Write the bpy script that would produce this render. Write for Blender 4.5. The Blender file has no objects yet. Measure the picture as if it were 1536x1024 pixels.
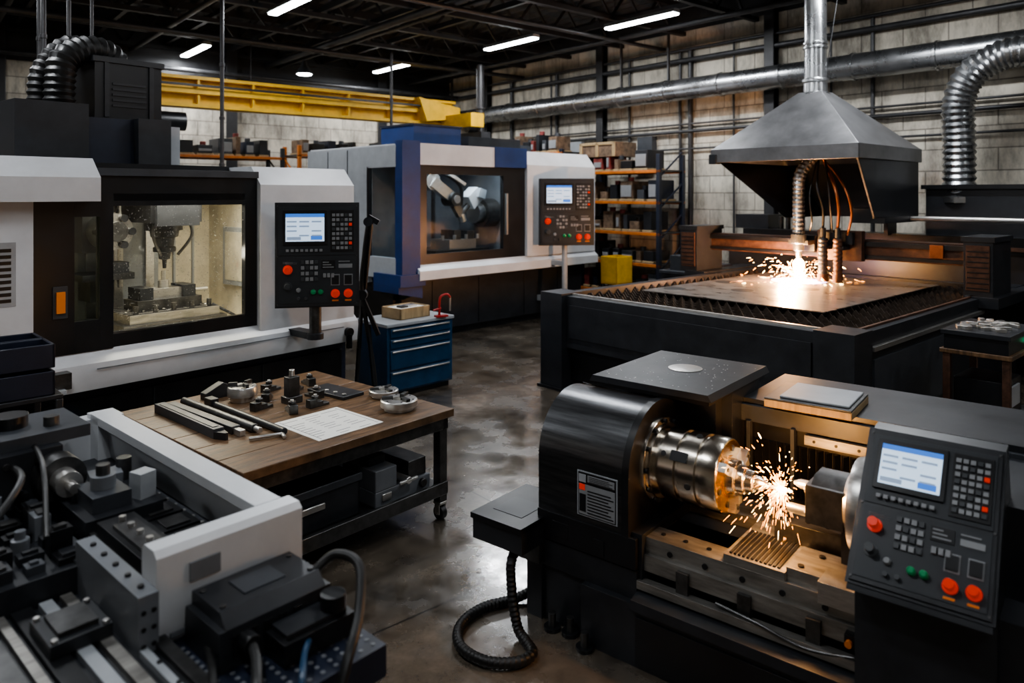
import bpy, math, random
from mathutils import Matrix, Vector
random.seed(7)
R=math.radians
# ------------------------------------------------------------------ materials
def mat(name,col,rough=.5,metal=0.,var=.2,scale=5.,bump=0.,bscale=60.,em=None,es=0.,stretch=(1,1,1),rv=.1,coat=0.):
    m=bpy.data.materials.new(name); m.use_nodes=True
    nt=m.node_tree; N=nt.nodes; L=nt.links
    p=N['Principled BSDF']
    tc=N.new('ShaderNodeTexCoord'); mp=N.new('ShaderNodeMapping'); mp.inputs['Scale'].default_value=stretch
    L.new(tc.outputs['Object'],mp.inputs['Vector'])
    nz=N.new('ShaderNodeTexNoise'); nz.inputs['Scale'].default_value=scale; nz.inputs['Detail'].default_value=6
    nz.inputs['Roughness'].default_value=.65
    L.new(mp.outputs[0],nz.inputs['Vector'])
    mr=N.new('ShaderNodeMapRange'); mr.inputs[1].default_value=.3; mr.inputs[2].default_value=.7
    L.new(nz.outputs['Fac'],mr.inputs[0])
    mx=N.new('ShaderNodeMix'); mx.data_type='RGBA'
    mx.inputs[6].default_value=tuple(max(0,c*(1-var)) for c in col)+(1,)
    mx.inputs[7].default_value=tuple(min(1,c*(1+var)) for c in col)+(1,)
    L.new(mr.outputs[0],mx.inputs[0]); L.new(mx.outputs[2],p.inputs['Base Color'])
    m2=N.new('ShaderNodeMapRange'); m2.inputs[3].default_value=max(.03,rough-rv); m2.inputs[4].default_value=min(1,rough+rv)
    L.new(nz.outputs['Fac'],m2.inputs[0]); L.new(m2.outputs[0],p.inputs['Roughness'])
    p.inputs['Metallic'].default_value=metal
    if coat: p.inputs['Coat Weight'].default_value=coat
    if bump:
        n2=N.new('ShaderNodeTexNoise'); n2.inputs['Scale'].default_value=bscale; L.new(mp.outputs[0],n2.inputs['Vector'])
        b=N.new('ShaderNodeBump'); b.inputs['Strength'].default_value=bump; b.inputs['Distance'].default_value=.01
        L.new(n2.outputs['Fac'],b.inputs['Height']); L.new(b.outputs[0],p.inputs['Normal'])
    if em:
        p.inputs['Emission Color'].default_value=em+(1,); p.inputs['Emission Strength'].default_value=es
    return m
WHITE=mat('painted_white',(.55,.565,.585),.34,var=.1,scale=2)
LGREY=mat('painted_light_grey',(.33,.35,.37),.4,var=.12)
MGREY=mat('painted_mid_grey',(.15,.16,.175),.4,var=.15)
CREAM=mat('enclosure_cream',(.62,.57,.45),.35,var=.25,scale=5)
BLACK=mat('painted_black',(.009,.0095,.011),.35,var=.3)
CHAR=mat('painted_charcoal',(.02,.022,.026),.38,var=.3)
NAVY=mat('painted_navy',(.013,.018,.034),.4,var=.2)
SLATE=mat('painted_slate',(.045,.05,.058),.4,var=.2)
BLUE=mat('painted_blue',(.007,.03,.12),.5,var=.2)
CBLUE=mat('cabinet_blue',(.009,.045,.1),.33,var=.3)
STEEL=mat('machined_steel',(.55,.54,.52),.33,.9,var=.15,scale=20,stretch=(1,1,6))
TURN=mat('turned_chuck_steel',(.6,.55,.48),.22,1,var=.06,scale=60,stretch=(6,.5,.5),rv=.05)
WAY=mat('ground_bedway_steel',(.3,.29,.27),.36,.7,var=.4,scale=9,stretch=(.5,3,3))
BRUSH=mat('brushed_dark_steel',(.1,.102,.107),.3,.9,var=.4,scale=9,stretch=(.35,5,5),rv=.06)
DSTEEL=mat('dark_steel',(.1,.1,.1),.38,.85,var=.35,scale=14)
GOLDLIT=mat('gold_lit_steel',(.75,.46,.17),.25,1,var=.12,scale=12)  # chuck-face steel with the sparks' golden light put into its colour
DUCT=mat('galvanised_duct',(.42,.43,.44),.28,.95,var=.25,scale=3,bump=.15,bscale=6)
HOODM=mat('hood_sheet_metal',(.2,.2,.205),.4,.6,var=.25,scale=3)
YELLOW=mat('crane_yellow',(.66,.38,.015),.45,var=.2)
ORANGE=mat('rack_orange',(.5,.15,.02),.5,var=.3)
RUST=mat('rusty_steel',(.085,.042,.026),.55,.4,var=.5,scale=12)
SLAT=mat('burnt_slats',(.06,.045,.035),.48,.6,var=.5,scale=8)
COPPER=mat('copper_hose',(.3,.11,.045),.35,.7,var=.3)
RUB=mat('rubber_black',(.009,.009,.009),.45,var=.2)
WOOD=mat('bench_wood',(.12,.068,.034),.4,var=.75,scale=4,stretch=(1,7,1),bump=.25,bscale=25)
PINE=mat('pine_box',(.36,.26,.14),.6,var=.3,scale=4,stretch=(8,1,1))
PAPER=mat('paper',(.75,.74,.7),.7,var=.04)
INK=mat('ink_grey',(.16,.16,.17),.7,var=.1)
KEY=mat('key_grey',(.24,.25,.26),.45,var=.1)
KEYD=mat('key_dark',(.045,.05,.055),.4,var=.1)
PANEL=mat('panel_face',(.022,.026,.031),.42,var=.15)
REDB=mat('button_red',(.7,.03,.01),.3,var=.05,em=(.9,.06,.01),es=.2)
GRNB=mat('button_green',(.01,.25,.09),.3,var=.05)
ORGB=mat('handle_orange',(.8,.22,.015),.4,var=.05)
SCR=mat('screen_lit',(.5,.6,.7),.2,var=.03,em=(.6,.77,.98),es=.9)
SCRB=mat('screen_header',(.05,.15,.5),.2,var=.03,em=(.06,.2,.65),es=.8)
SCRG=mat('screen_rows',(.3,.35,.45),.2,var=.03,em=(.3,.42,.6),es=.5)
CARD=mat('stored_goods',(.15,.1,.065),.7,var=.6,scale=9)
GOODR=mat('stored_goods_red',(.18,.035,.03),.6,var=.5,scale=9)
LAMP=mat('lamp_tube',(1,1,1),.4,var=0,em=(.93,.97,1.),es=26)
FLAME=mat('plasma_core',(1,.8,.5),.4,var=0,em=(1,.66,.3),es=60)
HALOV=mat('arc_halo_violet',(.8,.6,1),.4,var=0,em=(.8,.55,1.),es=6)
SPARK=mat('spark',(1,.5,.1),.4,var=0,em=(1,.34,.05),es=18)
SPARKH=mat('spark_hot',(1,.8,.5),.4,var=0,em=(1,.62,.24),es=45)
GLOW=mat('status_light_green',(.1,.8,.4),.4,var=0,em=(.1,.9,.4),es=1.5)
GLOWB=mat('status_light_blue',(.1,.4,.9),.4,var=0,em=(.1,.45,1),es=1.5)
def glassmat(name,tint,fac,speck):
    m=bpy.data.materials.new(name); m.use_nodes=True; nt=m.node_tree; N=nt.nodes; L=nt.links
    N.remove(N['Principled BSDF']); out=N['Material Output']
    t=N.new('ShaderNodeBsdfTransparent'); t.inputs[0].default_value=tint+(1,)
    g=N.new('ShaderNodeBsdfGlossy'); g.inputs['Roughness'].default_value=.08
    d=N.new('ShaderNodeBsdfDiffuse'); d.inputs[0].default_value=(.6,.6,.58,1)
    m1=N.new('ShaderNodeMixShader'); m1.inputs[0].default_value=fac
    L.new(t.outputs[0],m1.inputs[1]); L.new(g.outputs[0],m1.inputs[2])
    tc=N.new('ShaderNodeTexCoord'); n=N.new('ShaderNodeTexNoise'); n.inputs['Scale'].default_value=75; n.inputs['Detail'].default_value=2
    L.new(tc.outputs['Object'],n.inputs['Vector'])
    mr=N.new('ShaderNodeMapRange'); mr.inputs[1].default_value=.66; mr.inputs[2].default_value=.72; mr.inputs[4].default_value=speck
    L.new(n.outputs['Fac'],mr.inputs[0])
    m2=N.new('ShaderNodeMixShader'); L.new(mr.outputs[0],m2.inputs[0]); L.new(m1.outputs[0],m2.inputs[1]); L.new(d.outputs[0],m2.inputs[2])
    L.new(m2.outputs[0],out.inputs['Surface']); return m
GLASS=glassmat('window_glass',(.95,.96,.95),.04,.6)
GLASSD=glassmat('window_glass_tinted',(.5,.54,.54),.1,.15)
GLASSM=glassmat('window_glass_grey',(.8,.85,.88),.06,.2)
def blockmat(name,axis):
    m=bpy.data.materials.new(name); m.use_nodes=True; nt=m.node_tree; N=nt.nodes; L=nt.links
    p=N['Principled BSDF']; tc=N.new('ShaderNodeTexCoord'); s=N.new('ShaderNodeSeparateXYZ'); c=N.new('ShaderNodeCombineXYZ')
    L.new(tc.outputs['Object'],s.inputs[0]); L.new(s.outputs[axis],c.inputs[0]); L.new(s.outputs[2],c.inputs[1])
    b=N.new('ShaderNodeTexBrick'); b.inputs['Scale'].default_value=1; b.inputs['Brick Width'].default_value=.66; b.inputs['Row Height'].default_value=.33
    b.inputs['Mortar Size'].default_value=.012; b.inputs['Mortar Smooth'].default_value=.4
    b.inputs['Color1'].default_value=(.66,.61,.51,1); b.inputs['Color2'].default_value=(.54,.49,.41,1); b.inputs['Mortar'].default_value=(.3,.27,.23,1)
    L.new(c.outputs[0],b.inputs['Vector'])
    mp=N.new('ShaderNodeMapping'); mp.inputs['Scale'].default_value=(1.2,.4,1); L.new(c.outputs[0],mp.inputs[0])
    n=N.new('ShaderNodeTexNoise'); n.inputs['Scale'].default_value=1.4; n.inputs['Detail'].default_value=9; n.inputs['Roughness'].default_value=.75
    L.new(mp.outputs[0],n.inputs['Vector'])
    mr=N.new('ShaderNodeMapRange'); mr.inputs[1].default_value=.36; mr.inputs[2].default_value=.56; mr.inputs[3].default_value=.35; mr.inputs[4].default_value=1
    L.new(n.outputs['Fac'],mr.inputs[0])
    mx=N.new('ShaderNodeMix'); mx.data_type='RGBA'; mx.blend_type='MULTIPLY'; mx.inputs[0].default_value=1
    L.new(b.outputs['Color'],mx.inputs[6]); L.new(mr.outputs[0],mx.inputs[7]); L.new(mx.outputs[2],p.inputs['Base Color'])
    p.inputs['Roughness'].default_value=.75
    bp=N.new('ShaderNodeBump'); bp.inputs['Strength'].default_value=.5; bp.inputs['Distance'].default_value=.02; bp.invert=True
    L.new(b.outputs['Fac'],bp.inputs['Height']); L.new(bp.outputs[0],p.inputs['Normal']); return m
BLK_X=blockmat('painted_block_wall_x',0); BLK_Y=blockmat('painted_block_wall_y',1)
def floormat():
    m=bpy.data.materials.new('polished_concrete'); m.use_nodes=True; nt=m.node_tree; N=nt.nodes; L=nt.links
    p=N['Principled BSDF']; tc=N.new('ShaderNodeTexCoord')
    n=N.new('ShaderNodeTexNoise'); n.inputs['Scale'].default_value=1.5; n.inputs['Detail'].default_value=12; n.inputs['Roughness'].default_value=.75
    L.new(tc.outputs['Object'],n.inputs['Vector'])
    r=N.new('ShaderNodeValToRGB'); e=r.color_ramp.elements
    e[0].position=.36; e[0].color=(.03,.024,.018,1); e[1].position=.66; e[1].color=(.17,.14,.108,1)
    L.new(n.outputs['Fac'],r.inputs[0])
    b=N.new('ShaderNodeTexBrick'); b.offset=0; b.inputs['Scale'].default_value=1; b.inputs['Brick Width'].default_value=3.4; b.inputs['Row Height'].default_value=3.4
    b.inputs['Mortar Size'].default_value=.008; b.inputs['Color1'].default_value=(1,1,1,1); b.inputs['Color2'].default_value=(.9,.9,.9,1); b.inputs['Mortar'].default_value=(.25,.25,.25,1)
    L.new(tc.outputs['Object'],b.inputs['Vector'])
    mx=N.new('ShaderNodeMix'); mx.data_type='RGBA'; mx.blend_type='MULTIPLY'; mx.inputs[0].default_value=1
    L.new(r.outputs[0],mx.inputs[6]); L.new(b.outputs['Color'],mx.inputs[7]); L.new(mx.outputs[2],p.inputs['Base Color'])
    n2=N.new('ShaderNodeTexNoise'); n2.inputs['Scale'].default_value=2.2; n2.inputs['Detail'].default_value=10; n2.inputs['Roughness'].default_value=.6; L.new(tc.outputs['Object'],n2.inputs['Vector'])
    mr=N.new('ShaderNodeMapRange'); mr.inputs[1].default_value=.4; mr.inputs[2].default_value=.6; mr.inputs[3].default_value=.08; mr.inputs[4].default_value=.32
    L.new(n2.outputs['Fac'],mr.inputs[0]); L.new(mr.outputs[0],p.inputs['Roughness'])
    n3=N.new('ShaderNodeTexNoise'); n3.inputs['Scale'].default_value=7; n3.inputs['Detail'].default_value=8; L.new(tc.outputs['Object'],n3.inputs['Vector'])
    bp=N.new('ShaderNodeBump'); bp.inputs['Strength'].default_value=.12; bp.inputs['Distance'].default_value=.01
    L.new(n3.outputs['Fac'],bp.inputs['Height']); L.new(bp.outputs[0],p.inputs['Normal'])
    p.inputs['IOR'].default_value=1.7; p.inputs['Specular IOR Level'].default_value=.9
    p.inputs['Coat Weight'].default_value=.6; p.inputs['Coat Roughness'].default_value=.16; L.new(bp.outputs[0],p.inputs['Coat Normal'])
    return m
FLOOR=floormat()
# ------------------------------------------------------------------ mesh builder
class B:
    def __init__(s,name,loc=(0,0,0),rot=0,bevel=.006,seg=2):
        s.name=name; s.loc=loc; s.rot=rot; s.bevel=bevel; s.seg=seg; s.v=[]; s.f=[]; s.m=[]; s.mats=[]; s.M=Matrix()
    def add(s,vs,fs,m):
        o=len(s.v)
        if m not in s.mats: s.mats.append(m)
        k=s.mats.index(m)
        for p in vs: s.v.append(s.M@Vector(p))
        for f in fs: s.f.append([o+i for i in f]); s.m.append(k)
    def box(s,x0,x1,y0,y1,z0,z1,m):
        vs=[(x,y,z) for x in (x0,x1) for y in (y0,y1) for z in (z0,z1)]
        s.add(vs,[(0,1,3,2),(4,6,7,5),(0,4,5,1),(2,3,7,6),(0,2,6,4),(1,5,7,3)],m)
    def rbox(s,c,sz,m,rx=0,ry=0,rz=0):
        o=s.M; s.M=o@Matrix.Translation(c)@Matrix.Rotation(R(rz),4,'Z')@Matrix.Rotation(R(ry),4,'Y')@Matrix.Rotation(R(rx),4,'X')
        s.box(-sz[0]/2,sz[0]/2,-sz[1]/2,sz[1]/2,-sz[2]/2,sz[2]/2,m); s.M=o
    def beam(s,a,b,w,h,m):
        a=Vector(a); b=Vector(b); d=b-a; q=d.to_track_quat('X','Z')
        o=s.M; s.M=o@Matrix.Translation((a+b)/2)@q.to_matrix().to_4x4()
        s.box(-d.length/2,d.length/2,-w/2,w/2,-h/2,h/2,m); s.M=o
    def prism(s,pts,ax,a,b,m):
        n=len(pts)
        def P(p,t):
            return {'x':(t,p[0],p[1]),'y':(p[0],t,p[1]),'z':(p[0],p[1],t)}[ax]
        vs=[P(p,a) for p in pts]+[P(p,b) for p in pts]
        fs=[tuple(range(n))[::-1],tuple(range(n,2*n))]+[(i,(i+1)%n,n+(i+1)%n,n+i) for i in range(n)]
        s.add(vs,fs,m)
    def lathe(s,p0,d,prof,m,n=32,caps=True):
        p0=Vector(p0); d=Vector(d).normalized(); a=d.orthogonal().normalized(); b=d.cross(a)
        vs=[];fs=[]
        for t,r in prof:
            for i in range(n):
                th=2*math.pi*i/n; vs.append(p0+d*t+(a*math.cos(th)+b*math.sin(th))*r)
        for j in range(len(prof)-1):
            for i in range(n):
                fs.append((j*n+i,j*n+(i+1)%n,(j+1)*n+(i+1)%n,(j+1)*n+i))
        if caps:
            fs.append(tuple(range(n))[::-1]); fs.append(tuple(range((len(prof)-1)*n,len(prof)*n)))
        s.add(vs,fs,m)
    def cyl(s,p0,p1,r,m,r2=None,n=24):
        p0=Vector(p0); d=Vector(p1)-p0; s.lathe(p0,d,[(0,r),(d.length,r if r2 is None else r2)],m,n)
    def tube(s,pts,r,m,n=10,sub=8,rib=0,closed=False):
        P=[Vector(p) for p in pts]; Q=[]
        if len(P)>2:
            for i in range(len(P)-1):
                a=P[max(i-1,0)]; b=P[i]; c=P[i+1]; d=P[min(i+2,len(P)-1)]
                for k in range(sub):
                    t=k/sub; Q.append(.5*((2*b)+(c-a)*t+(2*a-5*b+4*c-d)*t*t+(3*b-a-3*c+d)*t**3))
            Q.append(P[-1])
        else: Q=P
        if rib:
            S=[Q[0]]; acc=0
            for i in range(1,len(Q)):
                seg=Q[i]-Q[i-1]; l=seg.length; t=0
                while acc+l-t>=rib:
                    t+=rib-acc; acc=0; S.append(Q[i-1]+seg*(t/l))
                acc+=l-t
            Q=S
        vs=[];fs=[]; up=None
        for i,q in enumerate(Q):
            d=(Q[min(i+1,len(Q)-1)]-Q[max(i-1,0)]).normalized()
            if up is None: up=d.orthogonal().normalized()
            up=(up-d*up.dot(d)).normalized(); w=d.cross(up)
            rr=r*(1 if not rib or i%2 else .86)
            for k in range(n):
                th=2*math.pi*k/n; vs.append(q+(up*math.cos(th)+w*math.sin(th))*rr)
        for j in range(len(Q)-1):
            for k in range(n): fs.append((j*n+k,j*n+(k+1)%n,(j+1)*n+(k+1)%n,(j+1)*n+k))
        fs.append(tuple(range(n))[::-1]); fs.append(tuple(range((len(Q)-1)*n,len(Q)*n)))
        s.add(vs,fs,m)
    def done(s,parent=None):
        me=bpy.data.meshes.new(s.name); me.from_pydata([tuple(v) for v in s.v],[],s.f)
        for m in s.mats: me.materials.append(m)
        me.polygons.foreach_set('material_index',s.m)
        import bmesh
        bm=bmesh.new(); bm.from_mesh(me); bmesh.ops.recalc_face_normals(bm,faces=bm.faces); bm.to_mesh(me); bm.free()
        me.polygons.foreach_set('use_smooth',[True]*len(me.polygons))
        me.set_sharp_from_angle(angle=R(32))
        o=bpy.data.objects.new(s.name,me); bpy.context.scene.collection.objects.link(o)
        o.location=s.loc; o.rotation_euler=(0,0,R(s.rot))
        if s.bevel:
            bv=o.modifiers.new('edge_bevel','BEVEL'); bv.width=s.bevel; bv.segments=s.seg; bv.limit_method='ANGLE'; bv.angle_limit=R(40)
        if parent: o.parent=parent
        return o
def alight(name,loc,rot,sx,sy,e,col,parent=None,shape='RECTANGLE'):
    l=bpy.data.lights.new(name,'AREA'); l.shape=shape; l.size=sx; l.size_y=sy; l.energy=e; l.color=col
    o=bpy.data.objects.new(name,l); bpy.context.scene.collection.objects.link(o); o.location=loc; o.rotation_euler=rot
    if parent: o.parent=parent
    return o
def plight(name,loc,e,col,r=.05,parent=None):
    l=bpy.data.lights.new(name,'POINT'); l.energy=e; l.color=col; l.shadow_soft_size=r
    o=bpy.data.objects.new(name,l); bpy.context.scene.collection.objects.link(o); o.location=loc
    if parent: o.parent=parent
    return o
# ---- CNC control panel, face in XZ plane looking to -Y, origin lower-left
def panel(b,w,h,T,deep=.1,frame=CHAR):
    o=b.M; b.M=o@T
    b.box(0,w,.0,deep,0,h,frame)
    b.box(-.012,w+.012,.012,deep-.02,-.012,h+.012,frame)
    f=-.004
    b.box(.03*w,.97*w,f,.0,.5*h,.97*h,PANEL); b.box(.03*w,.97*w,f,.0,.03*h,.485*h,PANEL)
    b.box(.08*w,.62*w,f-.012,f,.6*h,.94*h,BLACK)
    b.box(.115*w,.585*w,f-.014,f-.011,.635*h,.905*h,SCR)
    b.box(.115*w,.585*w,f-.0155,f-.013,.87*h,.905*h,SCRB)
    for i in range(4):
        for j in range(3):
            if (i+j)%4!=3: b.box((.13+.15*j)*w,(.13+.15*j+.12)*w,f-.0155,f-.013,(.82-.045*i)*h,(.835-.045*i)*h,SCRG)
    b.box(.13*w,.3*w,f-.0155,f-.013,.65*h,.68*h,SCRG)
    b.box(.42*w,.56*w,f-.0155,f-.013,.65*h,.69*h,SCRB)
    for i in range(8): b.box((.12+.058*i)*w,(.155+.058*i)*w,f-.018,f-.01,.535*h,.56*h,KEY)
    b.box(.66*w,.95*w,f-.006,f,.53*h,.94*h,BLACK)
    for i in range(8):
        for j in range(5):
            mm=REDB if (i,j) in ((1,4),(5,4)) else (KEY if (i*3+j*5)%4 else KEYD)
            x=.68+.052*j; z=.555+.046*i
            b.box(x*w,(x+.038)*w,f-.013,f-.005,z*h,(z+.028)*h,mm)
    for i in range(4):
        for j in range(4):
            x=.3+.055*j; z=.25+.055*i
            b.box(x*w,(x+.04)*w,f-.01,f,z*h,(z+.034)*h,KEYD if (i+j)%3==0 else KEY)
    b.box(.55*w,.72*w,f-.004,f,.36*h,.45*h,BLACK)
    for i in range(3): b.box(.565*w,(.7-.03*i)*w,f-.006,f-.003,(.375+.024*i)*h,(.385+.024*i)*h,KEY)
    b.box(.76*w,.93*w,f-.004,f,.37*h,.41*h,KEY); b.box(.76*w,.9*w,f-.004,f,.43*h,.44*h,KEY)
    for j in range(3): b.box((.57+.05*j)*w,(.605+.05*j)*w,f-.012,f,.28*h,.32*h,KEY)
    for k in range(6): b.box((.08+.03*(k%2))*w,(.15+.05*(k%3))*w,f-.002,f,(.435-.004*k)*h,(.437-.004*k)*h,KEY)
    def knob(x,z,r,m,d=.03,base=KEYD):
        b.lathe((x*w,f,z*h),(0,-1,0),[(0,r*w*1.35),(.006,r*w*1.35),(.0061,r*w*.8),(d*.6,r*w*.8),(d*.61,r*w),(d,r*w*.9)],m,20)
    knob(.14,.36,.044,REDB,.05); knob(.14,.2,.04,KEYD,.045)
    for x in (.27,): b.lathe((x*w,f,.16*h),(0,-1,0),[(0,.03*w),(.01,.03*w),(.02,.022*w)],KEY,16)
    for x in (.45,.54): b.lathe((x*w,f,.14*h),(0,-1,0),[(0,.034*w),(.02,.032*w),(.026,.02*w)],GRNB,18)
    for x in (.27,.36): b.lathe((x*w,f,.08*h),(0,-1,0),[(0,.02*w),(.02,.02*w)],KEYD,16)
    for x in (.72,.88):
        b.box((x-.055)*w,(x+.055)*w,f-.004,f,.2*h,.31*h,KEY); b.box((x-.045)*w,(x+.045)*w,f-.01,f,.21*h,.3*h,BLACK)
        knob(x,.12,.042,REDB,.045)
        b.box((x-.04)*w,(x+.04)*w,f-.003,f,.045*h,.06*h,ORGB)
    for sx in (.015,.985):
        for sz in (.02,.49,.98): b.cyl((sx*w,0,sz*h),(sx*w,-.004,sz*h),.005,DSTEEL,n=8)
    b.M=o
def TR(x,y,z,rz=0,rx=0): return Matrix.Translation((x,y,z))@Matrix.Rotation(R(rz),4,'Z')@Matrix.Rotation(R(rx),4,'X')
# ------------------------------------------------------------------ room (frame rotated 40 deg)
RR=40; H=6.2; X0,X1,Y0,Y1=-7.,12.3,-5.,17.5
def room(u,v,z=0):
    c,s_=math.cos(R(RR)),math.sin(R(RR)); return (u*c-v*s_,u*s_+v*c,z)
b=B('floor',rot=RR,bevel=0); b.box(X0-.3,X1+.3,Y0-.3,Y1+.3,-.2,0,FLOOR); b.done()
DECK=mat('roof_deck_dark',(.06,.06,.06),.6,var=.6,scale=1.5)
BEAM=mat('roof_steel',(.025,.025,.027),.5,var=.3)
b=B('ceiling',rot=RR,bevel=0); b.box(X0-.3,X1+.3,Y0-.3,Y1+.3,H+.08,H+.3,DECK)
v=X0-.2
while v<X1+.2:
    b.prism([(v,H+.08),(v+.06,H),(v+.16,H),(v+.22,H+.08)],'y',Y0-.2,Y1+.2,DECK); v+=.32
b.done()
for nm,args in (('wall_back',(X0-.3,X1+.3,Y1,Y1+.3,BLK_X)),('wall_front',(X0-.3,X1+.3,Y0-.3,Y0,BLK_X)),('wall_right',(X1,X1+.3,Y0,Y1,BLK_Y)),('wall_left',(X0-.3,X0,Y0,Y1,BLK_Y))):
    b=B(nm,rot=RR,bevel=0); x0,x1,y0,y1,mm=args
    top=4.95 if nm=='wall_back' else 5.6
    b.box(x0,x1,y0,y1,0,top,mm); b.box(x0,x1,y0,y1,top,H+.05,BEAM)
    b.done()
b=B('wall_pilasters',rot=RR,bevel=.01)
for y in (-2,3.0,7.2,11.4,15.6): 
    b.box(X1-.16,X1,y-.02,y+.02,0,H,BEAM); b.box(X1-.18,X1-.15,y-.1,y+.1,0,H,BEAM); b.box(X1-.02,X1,y-.1,y+.1,0,H,BEAM)
for x in (-3,1.5,6,10): 
    b.box(x-.13,x+.13,Y1-.18,Y1-.15,0,H,BEAM); b.box(x-.02,x+.02,Y1-.16,Y1,0,H,BEAM)
b.done()
b=B('roof_trusses',rot=RR,bevel=0)
y=Y0+1.0
while y<Y1:
    b.box(X0,X1,y-.06,y+.06,6.05,H,BEAM); b.box(X0,X1,y-.05,y+.05,5.5,5.58,BEAM)
    x=X0
    while x<X1-.4:
        b.beam((x,y,5.54),(x+.45,y,6.1),.04,.04,BEAM); b.beam((x+.45,y,6.1),(x+.9,y,5.54),.04,.04,BEAM); x+=.9
    y+=1.65
for x in (-5,-3.7,-2.4,-1,.4,1.8,3.2,4.6,6,7.2,8.4,10.8): b.box(x-.04,x+.04,Y0,Y1,5.62,5.72,BEAM)
b.done()
PIPE=mat('conduit_pipe',(.07,.07,.073),.45,.6,var=.25)
b=B('ceiling_pipes',rot=RR,bevel=0)
for x,z,r in ((3.9,5.42,.05),(6.9,5.4,.07),(7.2,5.4,.035),(1.4,5.42,.05),(10.9,5.35,.05)): b.cyl((x,Y0,z),(x,Y1,z),r,PIPE,n=12)
for y,z,r in ((9.7,5.3,.04),(14.2,5.25,.05),(16.9,5.0,.05)): b.cyl((X0,y,z),(X1,y,z),r,PIPE,n=12)
b.done()
b=B('wall_conduits',rot=RR,bevel=0)
for z,r,o in ((4.98,.05,.12),(5.2,.03,.1),(3.55,.035,.1),(3.7,.02,.08),(3.2,.02,.08)): b.cyl((X1-o,Y0,z),(X1-o,Y1,z),r,PIPE,n=12)
for y,r in ((9.0,.05),(9.25,.03),(12.9,.04),(13.1,.025),(5.4,.035),(6.1,.02),(14.6,.05),(10.6,.03),(8.0,.02)): b.cyl((X1-.06,y,0),(X1-.06,y,5.2),r,PIPE,n=12)
b.box(X1-.16,X1,9.9,10.3,2.8,3.5,SLATE); b.box(X1-.14,X1,5.7,6.0,2.4,3.0,SLATE); b.box(X1-.14,X1,12.0,12.4,3.0,3.5,LGREY)
for x in (-2.2,2.7,4.3): b.cyl((x,Y1-.08,0),(x,Y1-.08,5),.04,PIPE,n=12)
b.done()
b=B('ventilation_duct',rot=RR,bevel=0)
b.lathe((X1-.42,Y0+.01,4.35),(0,1,0),[(0,.21),(Y1-Y0-.02,.21)],DUCT,28)
y=Y0+.5
while y<Y1-.2:
    b.lathe((X1-.42,y,4.35),(0,1,0),[(0,.21),(.01,.228),(.05,.228),(.06,.21)],DUCT,28); 
    if int(y*2)%3==0: b.box(X1-.45,X1-.39,y,y+.03,4.5,5.6,PIPE)
    y+=1.25
b.done()
b=B('flexible_exhaust_duct',rot=0,bevel=0)
b.tube([(6.25,10.25,2.2),(6.25,10.25,3.0),(6.25,10.25,3.6),(6.36,10.1,3.97),(6.62,9.82,4.17),(6.92,9.46,4.12),(7.2,9.1,3.9),(7.6,8.6,3.65)],.215,DUCT,n=24,sub=10,rib=.045)
b.cyl((6.25,10.25,.0),(6.25,10.25,2.22),.17,DUCT)
b.lathe((6.25,10.25,2.15),(0,0,1),[(0,.17),(.02,.235),(.1,.235),(.12,.2)],DUCT)
b.done()
for i,(x,y,r) in enumerate(((-4.35,11.0,.03),(-2.5,15.2,.03),(-.72,16.6,.09),(-5.75,9.0,.03),(-5.9,9.15,.025),(-5.62,9.3,.025),(-5.5,9.6,.02))):
    b=B('steel_post' if r>.08 else 'drop_conduit',loc=(x,y,0),bevel=0); b.cyl((0,0,0),(0,0,5.2),r,PIPE,n=14)
    b.lathe((0,0,0),(0,0,1),[(0,r*2),(.02,r*2),(.021,r*1.2),(.08,r*1.2)],PIPE,14)
    for z in (2.7,3.4,4.2): b.lathe((0,0,z),(0,0,1),[(0,r),(.005,r*1.35),(.05,r*1.35),(.055,r)],PIPE,14,False)
    b.done()
LZ=5.36
fx=[(10.1,8.5),(9.6,11.5),(9.25,15.6),(4.9,16.4),(4.9,11.4),(4.9,6.),(4.9,1.5),(0,3),(0,8.),(0,12.5),(9.7,4.2),(9.7,0),(0,-2),(-4,8)]  # also lists unseen fixtures, added to light the foreground
for i,(u,vv) in enumerate(fx):
    p=room(u,vv,LZ)
    b=B('strip_light',loc=p,rot=RR,bevel=.004)
    b.prism([(-.1,0),(.1,0),(.07,.07),(-.07,.07)],'y',-.8,.8,LGREY)
    b.box(-.075,.075,-.78,.78,-.03,.0,LAMP)
    for yy in (-.6,.6): b.cyl((0,yy,.06),(0,yy,H-LZ-.01),.006,PIPE,n=6)
    o=b.done()
    e=105 if u>9 and vv>3 else (60 if (u,vv) in ((0,-2),(4.9,1.5),(9.7,0),(0,3)) else 90)
    alight('tube_glow',(0,0,-.05),(0,0,0),.14,1.5,e,(.93,.96,1.),o)
for p in ((-5.2,14.6,4.1),(-4.7,16.6,5.0)):
    b=B('high_bay_lamp',loc=p,bevel=0)
    b.lathe((0,0,0),(0,0,1),[(0,.2),(.12,.12),(.2,.06),(.3,.05)],SLATE,20); b.lathe((0,0,-.02),(0,0,1),[(0,.15),(.02,.17)],LAMP,20); b.cyl((0,0,.3),(0,0,H-p[2]-.01),.01,PIPE,n=6); b.done()
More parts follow.
